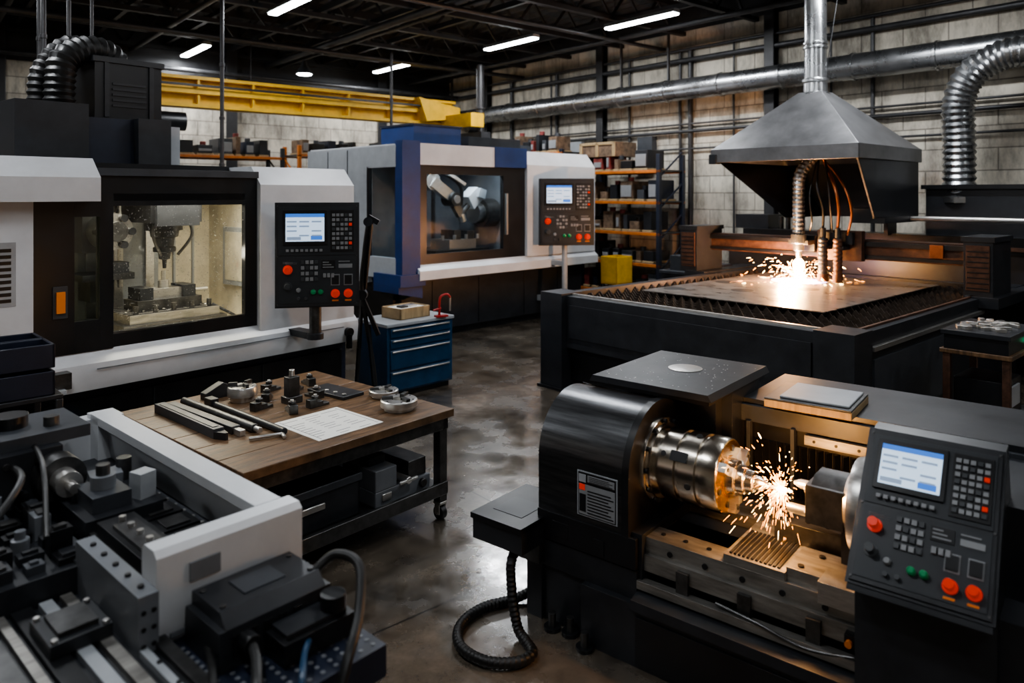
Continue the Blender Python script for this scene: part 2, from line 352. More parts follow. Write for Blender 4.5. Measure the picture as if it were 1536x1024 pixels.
# overhead travelling crane
b=B('bridge_crane',rot=RR,bevel=.01)
yv=14.
b.box(2.0,9.9,yv-.02,yv+.02,3.9,4.4,YELLOW); b.box(2.0,9.9,yv-.17,yv+.17,4.36,4.42,YELLOW); b.box(2.0,9.9,yv-.17,yv+.17,3.86,3.92,YELLOW)
b.box(2.0,9.9,yv-.2,yv-.17,4.1,4.2,YELLOW)
x=2.2
while x<9.8: b.box(x-.02,x+.02,yv-.16,yv+.16,3.9,4.38,YELLOW); x+=1.0
b.box(2.3,9.4,yv-.3,yv-.26,4.22,4.26,BLACK)
b.prism([(9.0,3.9),(9.9,4.0),(9.9,4.25),(8.8,4.42)],'y',yv-.35,yv+.35,YELLOW)
b.box(9.5,9.85,yv-1.3,yv+1.3,3.75,4.05,YELLOW); b.box(1.85,2.1,yv-1.3,yv+1.3,3.8,4.2,YELLOW)
for x in (9.68,1.97):
    for y in (-1.1,1.1): b.cyl((x-.14,yv+y,3.76),(x+.14,yv+y,3.76),.13,DSTEEL)
b.box(2.6,3.3,yv-.45,yv+.2,3.35,3.85,SLATE); b.cyl((3.5,yv,3.6),(4.0,yv,3.6),.17,BLACK); b.cyl((3.0,yv,2.9),(3.0,yv,3.4),.012,DSTEEL,n=8)
b.tube([(3.0,yv,2.92),(3.0,yv,2.8),(3.1,yv,2.72),(3.0,yv,2.64),(2.92,yv,2.72)],.03,DSTEEL)
b.box(9.55,9.8,12.4,Y1-.25,3.4,3.62,BEAM); b.box(1.8,2.15,9,Y1-.25,3.4,3.62,BEAM)
for y in (10.,15.,17.1): b.box(1.88,2.08,y-.1,y+.1,0,3.42,BEAM)
for y in (12.6,17.1): b.box(9.58,9.78,y-.1,y+.1,0,3.42,BEAM)
b.done()
# ------------------------------------------------------------------ machining centre (left)
b=B('cnc_machining_center',loc=(-1.66,7.6,0),rot=50,bevel=.012)
b.box(-3.9,-.02,.08,2.2,0,.8,NAVY); b.box(-3.9,-.1,.04,.1,.15,.7,BLACK)
for x in (-3.,-2.,-1.): b.box(x-.005,x+.005,.03,.05,.15,.7,CHAR)
b.prism([(-.1,.8),(-.12,.9),(-.1,1.0),(0.02,1.1),(.1,1.1),(.1,.78),(.0,.78)],'x',-3.0,0,WHITE)
b.prism([(-.06,1.02),(-.06,2.38),(.1,2.55),(.14,2.55),(.14,1.02)],'x',-1.08,-.02,WHITE)
b.box(-.7,-.02,.12,2.2,.8,2.55,WHITE); b.box(-1.08,-.7,.12,2.2,2.46,2.55,WHITE)
b.prism([(-.04,.8),(-.04,2.3),(.02,2.4),(2.2,2.4),(2.2,.8)],'x',-3.9,-2.9,WHITE)
b.prism([(-.2,2.24),(-.2,2.42),(-.04,2.57),(.7,2.57),(.7,2.24)],'x',-3.9,-2.5,WHITE)
b.box(-3.22,-3.215,-.205,-.03,2.24,2.5,CHAR)
b.box(-2.9,-1.08,.0,.12,2.24,2.5,BLACK); b.box(-2.9,-1.08,-.03,.02,2.44,2.5,SLATE); b.box(-2.9,-1.08,.12,2.2,2.46,2.5,CHAR)
b.box(-3.0,-.7,2.1,2.2,.8,2.5,CHAR)
b.box(-2.9,-2.62,-.02,.06,1.08,2.3,BLACK); b.box(-2.44,-2.34,-.02,.06,1.08,2.3,BLACK); b.box(-2.62,-2.44,-.02,.06,1.08,1.32,BLACK); b.box(-2.62,-2.44,-.02,.06,2.12,2.3,BLACK)
b.box(-2.62,-2.44,.01,.02,1.32,2.12,GLASSD); b.box(-2.75,-2.69,-.045,-.02,1.4,1.56,ORGB); b.box(-2.77,-2.67,-.03,-.019,1.36,1.6,KEYD)
b.box(-2.34,-1.08,.0,.06,1.08,1.2,BLACK); b.box(-1.2,-1.08,.0,.06,1.2,2.24,BLACK); b.box(-2.34,-1.2,.0,.06,2.2,2.3,BLACK)
b.box(-2.34,-1.2,.0,.012,1.185,1.2,STEEL)
b.box(-2.34,-1.2,.03,.035,1.2,2.2,GLASS)
b.box(-2.5,-.2,-.135,-.125,.955,.965,MGREY)
# chamber
b.box(-2.85,-.7,1.5,1.55,.9,2.44,CREAM); b.box(-2.9,-2.85,.13,1.5,.9,2.44,CREAM); b.box(-.76,-.72,.15,1.5,.9,2.44,CREAM)
b.box(-2.85,-.72,.13,1.5,.95,1.02,CREAM); b.prism([(.13,1.02),(.13,1.16),(.5,1.03),(.5,1.02)],'x',-2.85,-.76,CREAM)
b.box(-2.85,-.72,.13,1.5,2.42,2.44,CREAM)
b.box(-.79,-.76,.55,1.15,1.35,1.95,LGREY); b.box(-.8,-.785,.62,.65,1.55,1.75,STEEL); b.box(-.795,-.79,.68,1.1,1.4,1.9,CREAM)
for x in (-1.15,-.95): b.box(x-.01,x+.01,1.47,1.5,1.0,2.4,LGREY)
b.box(-2.1,-1.35,1.4,1.5,1.0,2.4,LGREY)
for x in (-2.0,-1.75,-1.45): b.box(x-.04,x+.04,1.36,1.42,1.0,2.4,STEEL)
# spindle head
b.box(-1.78,-1.3,.6,1.4,2.03,2.42,BLACK); b.box(-1.74,-1.34,.56,.62,2.0,2.3,CHAR); b.cyl((-1.54,.85,2.05),(-1.54,.85,1.95),.16,BLACK)
b.lathe((-1.54,.85,1.95),(0,0,-1),[(0,.13),(.06,.12),(.07,.09),(.15,.08),(.16,.1),(.2,.1),(.21,.055),(.27,.05),(.28,.022),(.36,.016)],CHAR)
b.tube([(-1.7,.7,2.05),(-1.72,.68,1.9),(-1.62,.75,1.72)],.014,DSTEEL); b.tube([(-1.38,.7,2.05),(-1.36,.68,1.9),(-1.46,.75,1.72)],.014,DSTEEL)
# tool changer
b.box(-2.15,-1.9,1.15,1.38,1.75,2.2,DSTEEL); b.cyl((-1.95,.95,1.95),(-1.95,1.2,1.95),.17,STEEL); b.cyl((-1.95,.87,1.95),(-1.95,.97,1.95),.09,DSTEEL)
for k in range(6):
    a=k*math.pi/3; b.cyl((-1.95+.14*math.cos(a),.9,1.95+.14*math.sin(a)),(-1.95+.14*math.cos(a),1.0,1.95+.14*math.sin(a)),.035,CHAR,n=12)
b.box(-2.2,-1.75,1.0,1.38,1.5,1.56,DSTEEL); b.box(-2.1,-1.95,1.1,1.38,1.3,1.5,DSTEEL); b.box(-1.95,-1.8,1.0,1.2,1.56,1.66,CHAR)
b.cyl((-1.78,1.25,2.3),(-1.78,1.25,1.4),.025,STEEL)
# table, vice, work piece
b.box(-2.05,-1.1,.5,1.2,1.02,1.14,DSTEEL); b.box(-1.98,-1.15,.55,1.15,1.14,1.22,WAY); b.box(-2.06,-1.09,.49,.52,1.06,1.12,STEEL)
for i in range(6): b.box(-1.98,-1.15,.58+.1*i,.6+.1*i,1.215,1.225,BLACK)
b.box(-1.85,-1.25,.7,1.0,1.22,1.32,DSTEEL); b.box(-1.82,-1.7,.72,.98,1.32,1.43,CHAR); b.box(-1.42,-1.3,.72,.98,1.32,1.43,CHAR); b.box(-1.7,-1.42,.76,.94,1.32,1.41,STEEL)
b.cyl((-1.55,.85,1.41),(-1.55,.85,1.48),.05,STEEL); b.cyl((-1.55,.85,1.48),(-1.55,.85,1.57),.02,STEEL); b.cyl((-1.3,.85,1.36),(-1.12,.85,1.36),.02,STEEL)
for k in range(5): b.cyl((-1.9+.17*k,.62,1.22),(-1.9+.17*k,.62,1.29),.024,DSTEEL,n=8)
b.tube([(-1.2,.6,1.24),(-1.0,.5,1.1),(-.95,.7,1.06),(-1.05,1.0,1.06)],.014,CHAR)
for k in range(140): b.rbox((random.uniform(-2.6,-.8),random.uniform(.2,1.4),1.03),(random.uniform(.01,.05),.01,.01),DSTEEL,rx=random.uniform(0,60),rz=random.uniform(0,180))
for k in range(50): b.rbox((random.uniform(-1.95,-1.2),random.uniform(.56,1.1),1.232),(random.uniform(.01,.04),.008,.008),STEEL,rx=random.uniform(0,60),rz=random.uniform(0,180))
for i in range(9): b.box(-3.3,-3.04,-.045,-.035,1.52+.045*i,1.545+.045*i,BLACK)
b.box(-3.33,-3.01,-.043,-.038,1.49,1.95,LGREY)
b.box(-3.6,-3.3,-.05,-.04,.85,.95,CHAR)
# overhead column, cable carrier
b.box(-2.78,-2.22,.8,1.6,2.5,3.08,CHAR); b.box(-2.2,-1.75,.9,1.7,2.5,2.98,NAVY); b.box(-1.8,-1.5,.8,1.5,2.5,2.99,CHAR); b.box(-1.52,-1.32,1.0,1.6,2.5,2.95,LGREY)
b.box(-2.1,-1.5,1.0,1.7,2.98,3.52,BLACK); b.box(-2.02,-1.98,.985,1.0,3.0,3.5,CHAR); b.box(-1.62,-1.58,.985,1.0,3.0,3.5,CHAR)
b.box(-2.12,-1.48,.98,1.72,3.5,3.55,CHAR)
for k in range(5): b.box(-1.95,-1.65,.99,1.0,3.1+.05*k,3.12+.05*k,CHAR)
b.tube([(-2.35,1.1,2.98),(-2.35,1.1,3.3),(-2.3,1.12,3.5),(-2.1,1.15,3.62),(-1.9,1.2,3.6),(-1.8,1.25,3.5)],.13,RUB,n=16,rib=.03)
b.tube([(-2.45,1.3,3.05),(-2.42,1.3,3.4),(-2.2,1.3,3.66),(-1.95,1.3,3.58)],.1,RUB,n=16,rib=.03)
b.box(-2.3,-.9,.5,2.0,2.5,2.56,BLACK)
panel(b,.72,.93,TR(-1.065,-.29,1.275,-38),.12)
b.cyl((-.74,-.42,.98),(-.74,-.42,1.3),.055,DSTEEL); b.box(-.8,-.68,-.42,.0,.96,1.02,CHAR); b.lathe((-.74,-.42,.96),(0,0,1),[(0,.075),(.05,.075),(.06,.055)],CHAR)
b.cyl((-.14,-.06,.9),(-.14,-.16,.9),.045,BLACK); b.cyl((-.14,-.14,.88),(-.14,-.14,.74),.03,BLACK)
b.box(-3.0,-2.7,-.2,-.1,.86,.98,DSTEEL); b.box(-2.75,-2.6,-.0,.05,.55,.6,GLOWB)
b.box(-3.15,-2.75,-.25,-.1,.84,.87,LGREY)
cnc=b.done()
alight('chamber_lamp',(-1.6,.4,2.4),(R(-12),0,0),1.3,.15,48,(1,.91,.74),cnc)
alight('chamber_lamp_front',(-1.75,.16,1.75),(R(-80),0,0),1.0,.1,7,(1,.91,.74),cnc)
# ------------------------------------------------------------------ turning centre (far, blue/white)
b=B('cnc_turning_center',loc=(1.57,14.2,0),rot=45,bevel=.015)
b.box(-4.5,-.02,.3,2.6,0,1.0,BLACK); b.box(-4.4,-.1,.22,.3,.12,.95,CHAR)
for x in (-3.5,-2.5,-1.4,-.5): b.box(x-.3,x-.29,.21,.23,.15,.9,BLACK)
b.prism([(-.12,.98),(-.12,1.12),(.02,1.22),(.1,1.22),(.1,.96),(0,.96)],'x',-4.3,0,WHITE)
b.box(-4.65,-4.18,-.1,.6,.9,1.08,BLUE); b.prism([(-4.65,.9),(-4.65,.8),(-4.2,.7),(-4.2,.9)],'y',-.05,.6,BLUE)
b.box(-4.59,-4.25,-.06,.12,1.05,3.1,BLUE)
b.prism([(-.06,1.2),(-.06,2.8),(.14,3.05),(2.6,3.05),(2.6,.9),(.3,.9),(.3,1.2)],'x',-1.9,-.02,WHITE)
b.box(-4.25,-2.66,-.03,.12,2.74,3.07,WHITE); b.box(-2.66,-1.9,-.05,.12,2.74,3.08,BLUE)
b.box(-4.59,-1.9,.12,2.6,2.98,3.05,WHITE)
b.box(-4.6,-4.5,.85,2.68,.9,3.03,LGREY); b.box(-4.6,-4.5,.1,.85,2.7,3.03,LGREY); b.box(-4.6,-4.5,.1,.85,1.0,1.32,LGREY)
b.box(-4.56,-4.54,.14,.82,1.32,2.7,GLASSM); b.box(-4.6,-4.54,.8,.86,1.3,2.72,BLACK)
for y in (1.4,2.0): b.box(-4.61,-4.6,y,y+.01,1.0,3.0,CHAR)
b.box(-4.59,-1.9,2.55,2.6,.9,3.0,CHAR)
b.box(-4.25,-4.08,.0,.08,1.2,2.74,BLACK); b.box(-4.08,-2.43,.0,.08,2.6,2.74,BLACK); b.box(-4.08,-2.43,.0,.08,1.2,1.36,BLACK); b.box(-2.43,-1.9,.0,.08,1.2,2.74,BLACK)
b.box(-2.4,-2.36,-.05,.0,1.6,2.3,STEEL)
b.box(-4.08,-2.43,.03,.035,1.36,2.6,GLASSM)
b.box(-4.45,-1.95,1.7,1.75,1.0,2.98,MGREY); b.box(-1.95,-1.91,.1,1.7,1.0,2.98,MGREY); b.box(-4.48,-1.95,.1,1.7,1.0,1.1,CHAR)
for x in (-3.4,-3.0,-2.6): b.box(x-.03,x+.03,1.66,1.7,1.1,2.9,DSTEEL)
# robot loader inside the chamber
b.cyl((-1.95,.8,1.95),(-2.25,.8,1.95),.26,DSTEEL); b.cyl((-2.25,.8,1.95),(-2.4,.8,1.95),.18,STEEL)
b.box(-3.55,-3.2,.9,1.5,2.45,2.9,DSTEEL); b.cyl((-3.38,1.0,2.5),(-3.38,.7,2.5),.15,STEEL)
b.beam((-3.38,.75,2.5),(-3.02,.65,2.22),.16,.18,STEEL); b.cyl((-3.02,.8,2.2),(-3.02,.52,2.2),.12,DSTEEL); b.cyl((-3.02,.54,2.2),(-3.02,.5,2.2),.07,STEEL)
b.beam((-3.02,.65,2.2),(-2.85,.62,1.92),.12,.13,DSTEEL); b.cyl((-2.85,.62,1.95),(-2.8,.62,1.82),.07,STEEL)
b.beam((-3.2,.5,2.62),(-2.9,.45,2.45),.05,.05,STEEL); b.tube([(-3.5,.7,2.7),(-3.2,.55,2.6),(-2.95,.5,2.4),(-2.9,.55,2.1)],.03,RUB)
b.rbox((-2.62,.6,2.22),(.3,.2,.26),WHITE,ry=-35,rz=10); b.rbox((-2.48,.55,2.3),(.16,.18,.16),LGREY,ry=15); b.cyl((-2.7,.6,2.1),(-2.85,.6,1.95),.05,DSTEEL)
b.box(-3.5,-2.3,.5,1.3,1.1,1.35,DSTEEL); b.box(-3.2,-2.6,.5,1.0,1.35,1.52,STEEL); b.box(-3.1,-2.95,.5,.85,1.52,1.68,DSTEEL); b.box(-2.8,-2.65,.5,.85,1.52,1.66,DSTEEL)
for k in range(4): b.cyl((-3.35+.26*k,.5,1.52),(-3.35+.26*k,.5,1.6),.03,STEEL,n=10)
b.box(-3.95,-2.95,.5,1.4,3.05,3.4,BLUE); b.box(-3.97,-2.93,.48,1.42,3.4,3.43,NAVY); b.box(-2.6,-1.3,.7,1.6,3.05,3.3,CHAR); b.box(-1.2,-.5,1.2,2.2,3.05,3.25,SLATE)
panel(b,.95,1.15,TR(-1.75,-.23,1.4,-38),.14)
b.cyl((-1.3,-.4,.35),(-1.3,-.4,1.42),.05,LGREY); b.box(-1.35,-1.25,-.42,.25,.35,.45,LGREY); b.box(-1.35,-1.25,-.42,.25,1.02,1.1,LGREY)
tc=b.done()
alight('chamber_lamp',(-3.0,.3,2.9),(R(-10),0,0),1.4,.15,42,(.93,.97,1),tc)
# ------------------------------------------------------------------ tool cabinet
b=B('tool_cabinet',loc=(-1.39,8.16,0),rot=45,bevel=.008)
b.box(0,.95,0,.6,.06,.8,CBLUE); b.box(.03,.92,.03,.57,0,.06,BLACK); b.box(-.015,.965,-.02,.62,.8,.84,LGREY)
for z0,z1 in ((.08,.3),(.32,.54),(.56,.66),(.68,.78)):
    b.box(.04,.91,-.015,0,z0,z1,CBLUE); b.box(.06,.89,-.03,-.015,z1-.03,z1-.01,STEEL)
b.done()
b=B('parts_box',loc=(-1.28,8.42,.84),rot=48,bevel=.004)
b.box(0,.45,0,.35,0,.015,PINE)
for a in ((0,.45,0,.02),(0,.45,.33,.35),(0,.02,0,.35),(.43,.45,0,.35)): b.box(*a,0,.13,PINE)
b.box(.03,.42,.03,.32,.015,.12,PAPER); b.box(.1,.2,.1,.2,.12,.14,DSTEEL); b.box(.25,.35,.12,.26,.12,.135,STEEL); b.done()
REDM=mat('clamp_red',(.35,.02,.02),.4)
b=B('bar_clamp',loc=(-.86,8.68,.84),rot=30,bevel=0)
b.tube([(0,0,0),(0,0,.16),(.02,0,.24),(.1,0,.26),(.14,0,.22)],.014,REDM); b.box(-.05,.1,-.04,.04,0,.02,REDM); b.cyl((.14,0,.22),(.14,0,.06),.01,STEEL); b.cyl((.02,0,.1),(-.08,0,.08),.012,REDM); b.done()
b=B('coolant_arm_stand',loc=(-1.42,7.25,0),rot=0,bevel=0)
b.tube([(-.0,0,2.02),(-.04,0,1.7),(-.06,0,1.3),(.06,0,.5),(.06,0,.03)],.022,RUB); b.beam((.03,0,2.02),(-.04,.02,1.35),.03,.03,BLACK); b.beam((-.07,0,1.3),(.1,.0,.9),.04,.04,BLACK); b.cyl((-.06,-.03,1.3),(-.06,.04,1.3),.05,CHAR); b.cyl((0,-.03,2.02),(0,.04,2.02),.045,CHAR)
b.beam((-.06,0,1.3),(-.16,.1,0.03),.03,.03,BLACK); b.beam((.0,0,1.),(.12,-.12,.03),.03,.03,BLACK); b.rbox((.05,0,2.04),(.12,.05,.05),BLACK,ry=30)
for p in ((-.16,.1),(.12,-.12),(.06,0)): b.cyl((p[0],p[1],0),(p[0],p[1],.04),.035,RUB)
b.done()
# ------------------------------------------------------------------ work bench
wb=(-1.458,3.98); 
b=B('workbench',loc=(wb[0],wb[1],0),rot=49,bevel=.006)
for i in range(6):
    b.box(.0,1.6,i*.2833+.001,(i+1)*.2833-.001,.725,.78,WOOD)
for x0,x1,y0,y1 in ((.03,1.57,.03,.08),(.03,1.57,1.62,1.67),(.03,.08,.03,1.67),(1.52,1.57,.03,1.67)): b.box(x0,x1,y0,y1,.64,.725,DSTEEL)
for x in (.04,1.5):
    for y in (.04,1.6):
        b.box(x,x+.07,y,y+.07,.13,.7,DSTEEL)
        b.box(x+.0,x+.07,y+.0,y+.07,.11,.13,STEEL); b.cyl((x+.012,y+.035,.05),(x+.058,y+.035,.05),.05,RUB); b.cyl((x-.002,y+.035,.05),(x+.072,y+.035,.05),.014,STEEL,n=10); b.box(x,x+.01,y+.01,y+.06,.04,.11,STEEL); b.box(x+.06,x+.07,y+.01,y+.06,.04,.11,STEEL)
b.box(.04,1.57,.05,1.66,.2,.24,DSTEEL); b.box(.04,1.57,.03,.06,.18,.27,DSTEEL)
b.done()
def onb(x,y,z=.78):
    c,s_=math.cos(R(49)),math.sin(R(49)); return (wb[0]+x*c-y*s_,wb[1]+x*s_+y*c,z)
def ob(name,x,y,rz=0,z=.78,bevel=.004): return B(name,loc=onb(x,y,z),rot=49+rz,bevel=bevel)
b=ob('steel_tool_bar',.2,.6); b.box(-.035,.035,.06,.9,0,.06,SLATE); b.prism([(-.035,.06),(.035,.06),(.02,-.02),(-.0,-.02)],'z',0,.045,CHAR); b.box(-.02,.02,.1,.85,.06,.064,DSTEEL); b.done()
b=ob('steel_tool_bar',.31,.6,2); b.box(-.03,.03,.05,.9,0,.05,DSTEEL); b.box(-.02,.02,-.03,.05,0,.04,STEEL); b.done()
b=ob('steel_tool_bar',.4,.58,1); b.cyl((0,0,.028),(0,.95,.028),.028,DSTEEL); b.cyl((0,-.06,.028),(0,0,.028),.018,STEEL); b.done()
b=ob('steel_tool_bar',.5,.4,0); b.cyl((0,0,.022),(0,.95,.022),.022,CHAR); b.box(-.03,.03,.9,1.0,0,.06,DSTEEL); b.done()
b=ob('hex_key',.29,.46,-22); b.cyl((0,0,.015),(.2,0,.015),.013,STEEL,n=6); b.cyl((.2,0,.015),(.2,-.07,.015),.013,STEEL,n=6); b.done()
b=ob('drawing_sheet',.57,.13,0,bevel=0); b.box(0,.5,0,.52,0,.003,PAPER)
for i in range(11):
    for j in range(3):
        if random.random()<.75: b.box(.03+.15*j,.03+.15*j+random.uniform(.05,.13),.03+i*.043,.036+i*.043,.003,.0036,INK)
b.box(.03,.034,.02,.5,.003,.0036,INK); b.box(.47,.474,.02,.5,.003,.0036,INK)
b.done()
def chuck(name,x,y,r,h):
    b=ob(name,x,y); b.lathe((0,0,0),(0,0,1),[(0,r*.8),(h*.3,r*.8),(h*.31,r),(h*.8,r),(h*.9,r*.93),(h*.91,r*.4),(h*.5,r*.35)],STEEL,32)
    for k in range(3):
        b.rbox((math.cos(k*2.094+.4)*r*.62,math.sin(k*2.094+.4)*r*.62,h*.98),(r*.6,r*.24,h*.3),DSTEEL,rz=math.degrees(k*2.094+.4))
    for k in range(6): b.cyl((math.cos(k*1.047)*r*.8,math.sin(k*1.047)*r*.8,h*.89),(math.cos(k*1.047)*r*.8,math.sin(k*1.047)*r*.8,h*.93),r*.06,BLACK,n=10)
    b.done()
chuck('lathe_chuck',1.33,.28,.13,.085); chuck('lathe_chuck',1.47,.62,.11,.06); chuck('face_mill_cutter',.72,1.32,.105,.12)
b=ob('height_block',.93,1.0); b.box(-.06,.06,-.05,.05,0,.05,DSTEEL); b.box(-.045,.045,-.035,.035,.05,.19,DSTEEL); b.cyl((0,0,.19),(0,0,.24),.02,STEEL); b.done()
b=ob('fixture_plate',1.2,.75,4); b.box(0,.2,0,.42,0,.025,CHAR); 
for k in range(4): b.cyl((.05,.05+.1*k,.025),(.05,.05+.1*k,.035),.015,STEEL)
b.done()
for i,(x,y,a) in enumerate(((.7,1.02,10),(.8,.8,70),(1.12,1.25,30),(1.3,1.35,80),(1.0,.78,0),(1.12,1.0,95),(.85,1.2,50),(1.0,1.4,15))):
    b=ob('step_clamp',x,y,a); b.prism([(-.08,0),(.08,0),(.08,.02),(.03,.02),(.03,.04),(-.02,.04),(-.02,.06),(-.08,.06)],'y',-.03,.03,DSTEEL); b.cyl((-.02,0,.0),(-.02,0,.09),.014,STEEL,n=8); b.cyl((-.02,0,.06),(-.02,0,.08),.028,DSTEEL,n=6); b.done()
b=ob('angle_block',.62,1.56,0); b.prism([(-.09,0),(.09,0),(.09,.09),(.05,.11),(-.09,.05)],'y',-.06,.02,CHAR); b.done()
def onb2(x,y): return onb(x,y,.241)
b=B('storage_crate',loc=onb2(.12,.12),rot=49,bevel=.006); b.box(0,.75,0,.6,0,.02,CHAR)
for a in ((0,.75,0,.02),(0,.75,.58,.6),(0,.02,0,.6),(.73,.75,0,.6)): b.box(*a,0,.26,CHAR)
b.box(-.01,.76,-.015,.0,.22,.27,SLATE); b.box(.1,.65,.1,.5,.02,.2,DSTEEL); b.box(.28,.47,-.03,-.015,.13,.17,STEEL); b.done()
b=B('machine_vise',loc=onb2(.98,.1),rot=49,bevel=.006)
b.box(0,.48,0,.36,0,.1,MGREY); b.box(.0,.18,.0,.36,.1,.24,MGREY); b.box(.3,.46,.02,.34,.1,.22,DSTEEL); b.cyl((.24,-.06,.13),(.24,.2,.13),.025,STEEL); b.cyl((.16,-.05,.13),(.32,-.05,.13),.012,STEEL); b.box(.02,.16,.1,.2,.24,.3,CHAR)
b.box(.05,.13,-.012,0,.03,.08,STEEL); b.cyl((.4,0,.06),(.4,-.03,.06),.03,DSTEEL); b.done()
b=B('tool_case',loc=onb2(.75,.95),rot=49,bevel=.008)
b.box(0,.6,0,.4,0,.12,CBLUE); b.box(0,.6,0,.4,.125,.2,CBLUE); b.tube([(.2,-.01,.12),(.2,-.05,.14),(.4,-.05,.14),(.4,-.01,.12)],.012,RUB); b.box(.08,.12,-.01,0,.08,.15,STEEL); b.box(.48,.52,-.01,0,.08,.15,STEEL); b.done()
# ------------------------------------------------------------------ foreground machine
b=B('surface_grinder_bed',loc=(-.39,2.28,0),rot=48,bevel=.01,seg=3)
b.box(-1.6,0,0,2.5,.8,.9,NAVY); b.box(-1.5,-.06,.06,2.4,0,.8,BLACK)
for i in range(11):
    for j in range(14):
        b.cyl((-.03-.045*i,.03+.032*j,.9),(-.03-.045*i,.03+.032*j,.902),.008,MGREY,n=10)
# white tray frame
b.prism([(-.12,1.2),(-.02,1.2),(0.0,1.18),(0.0,.9),(-.05,.9),(-.08,1.15),(-.12,1.16)],'y',.585,2.2,WHITE)
b.prism([(.5,.905),(.48,.98),(.48,1.185),(.5,1.205),(.57,1.205),(.59,1.185),(.59,.905)],'x',-.5,.003,WHITE)
b.box(-.56,-.5,.46,1.0,.905,1.1,MGREY); b.box(-.56,-.5,1.0,1.35,.905,1.03,SLATE)
for k in range(3):
    for q in range(2): b.cyl((-.545+.03*q,.46,.95+.05*k),(-.545+.03*q,.457,.95+.05*k),.008,BLACK,n=8)
for k in range(5): b.cyl((-.53,.52+.1*k,1.1),(-.53,.52+.1*k,1.108),.01,BLACK,n=8)
b.box(-.12,0,2.1,2.25,.9,1.195,WHITE); b.box(-.7,-.1,2.2,2.3,.9,1.17,WHITE)
b.box(-.46,-.04,.474,.48,.93,.945,MGREY); b.box(-.4,-.3,.472,.48,1.08,1.14,MGREY)
# slides and plates inside tray
b.box(-.5,-.05,.6,2.15,.9,.99,CHAR); b.box(-.3,-.1,.62,1.7,.99,1.02,SLATE)
for k in range(6): b.box(-.285,-.14,.66+.15*k,.79+.15*k,1.02,1.045,BLACK); b.box(-.26,-.17,.68+.15*k,.77+.15*k,1.045,1.052,DSTEEL)
for k in range(12): b.cyl((-.125,.66+.08*k,1.02),(-.125,.66+.08*k,1.03),.009,STEEL,n=8)
for x in (-.34,-.38,-.47): b.box(x,x+.02,.6,2.1,.99,1.05,DSTEEL)
b.box(-.46,-.33,.66,1.1,1.05,1.1,BLACK); b.box(-.44,-.36,.7,1.0,1.1,1.115,DSTEEL)
for k in range(5): b.cyl((-.4,.7+.08*k,1.1),(-.4,.7+.08*k,1.13),.012,STEEL,n=10)
b.box(-.48,-.2,1.15,1.6,1.02,1.09,CHAR); b.box(-.44,-.3,1.2,1.4,1.09,1.15,SLATE); b.cyl((-.37,1.3,1.15),(-.37,1.3,1.2),.045,MGREY); b.cyl((-.37,1.3,1.2),(-.37,1.3,1.24),.025,DSTEEL)
b.rbox((-.24,1.25,1.12),(.07,.07,.14),LGREY,rz=15); b.rbox((-.3,1.48,1.12),(.12,.1,.05),MGREY,rz=-12); b.cyl((-.22,1.5,1.09),(-.22,1.5,1.18),.03,DSTEEL)
# long rear head casting
b.box(-1.0,-.42,1.6,2.2,1.0,1.26,CHAR); b.box(-.92,-.3,1.65,2.0,1.26,1.31,SLATE); b.cyl((-.55,1.85,1.31),(-.55,1.85,1.36),.07,BLACK); b.box(-.8,-.62,1.7,2.05,1.31,1.35,CHAR); b.cyl((-.42,1.75,1.31),(-.42,1.75,1.35),.03,DSTEEL)
b.cyl((-.45,1.6,1.15),(-.45,1.5,1.15),.09,DSTEEL); b.cyl((-.45,1.5,1.15),(-.45,1.42,1.15),.05,STEEL); b.cyl((-.45,1.42,1.15),(-.45,1.36,1.15),.02,STEEL)
b.box(-.98,-.44,1.59,1.6,1.05,1.07,SLATE)
for k in range(5): b.cyl((-.95+.11*k,1.6,1.22),(-.95+.11*k,1.59,1.22),.014,DSTEEL,n=10)
b.box(-1.15,-.56,.98,1.6,.92,1.02,CHAR)
DM=[CHAR,BLACK,SLATE,DSTEEL,DSTEEL,SLATE,BLACK,MGREY]
for i in range(6):
    for j in range(7):
        x=-1.08+.095*i; y=1.02+.09*j; sx=random.uniform(.05,.09); sy=random.uniform(.05,.09); h=random.uniform(.02,.1)
        m=random.choice(DM)
        if random.random()<.72: b.box(x,x+sx,y,y+sy,1.02,1.02+h,m); b.box(x+.015,x+sx-.015,y+.015,y+sy-.015,1.02+h,1.03+h,random.choice(DM))
        else: b.lathe((x+.035,y+.035,1.02),(0,0,1),[(0,.03),(h,.03),(h+.002,.018),(h+.03,.018)],random.choice([STEEL,DSTEEL,MGREY]),16)
b.tube([(-.6,1.7,1.2),(-.62,1.4,1.22),(-.8,1.2,1.12),(-1.0,1.1,1.05)],.014,RUB); b.tube([(-.5,1.7,1.26),(-.56,1.35,1.26),(-.62,1.1,1.1)],.01,RUB)
# slideways near
b.box(-1.25,-.46,.0,.98,.9,.925,CHAR)
for x,w_,m in ((-.49,.02,DSTEEL),(-.545,.012,LGREY),(-.6,.018,WAY),(-.66,.02,LGREY),(-.73,.03,BLACK),(-.79,.014,WAY),(-.85,.03,DSTEEL),(-.93,.02,BLACK),(-1.0,.02,WAY)): b.box(x-w_,x+w_,.02,.97,.925,.945,m)
b.box(-1.1,-.45,.02,.05,.925,.955,BLACK); b.box(-.75,-.58,.6,.8,.945,.985,CHAR); b.box(-.72,-.61,.63,.77,.985,1.0,DSTEEL)
for q in ((-.735,.615),(-.735,.785),(-.595,.615),(-.595,.785)): b.cyl((q[0],q[1],.985),(q[0],q[1],.995),.01,STEEL,n=8)
for k in range(4): b.cyl((-.54,.1+.13*k,.945),(-.54,.1+.13*k,.95),.008,BLACK,n=8)
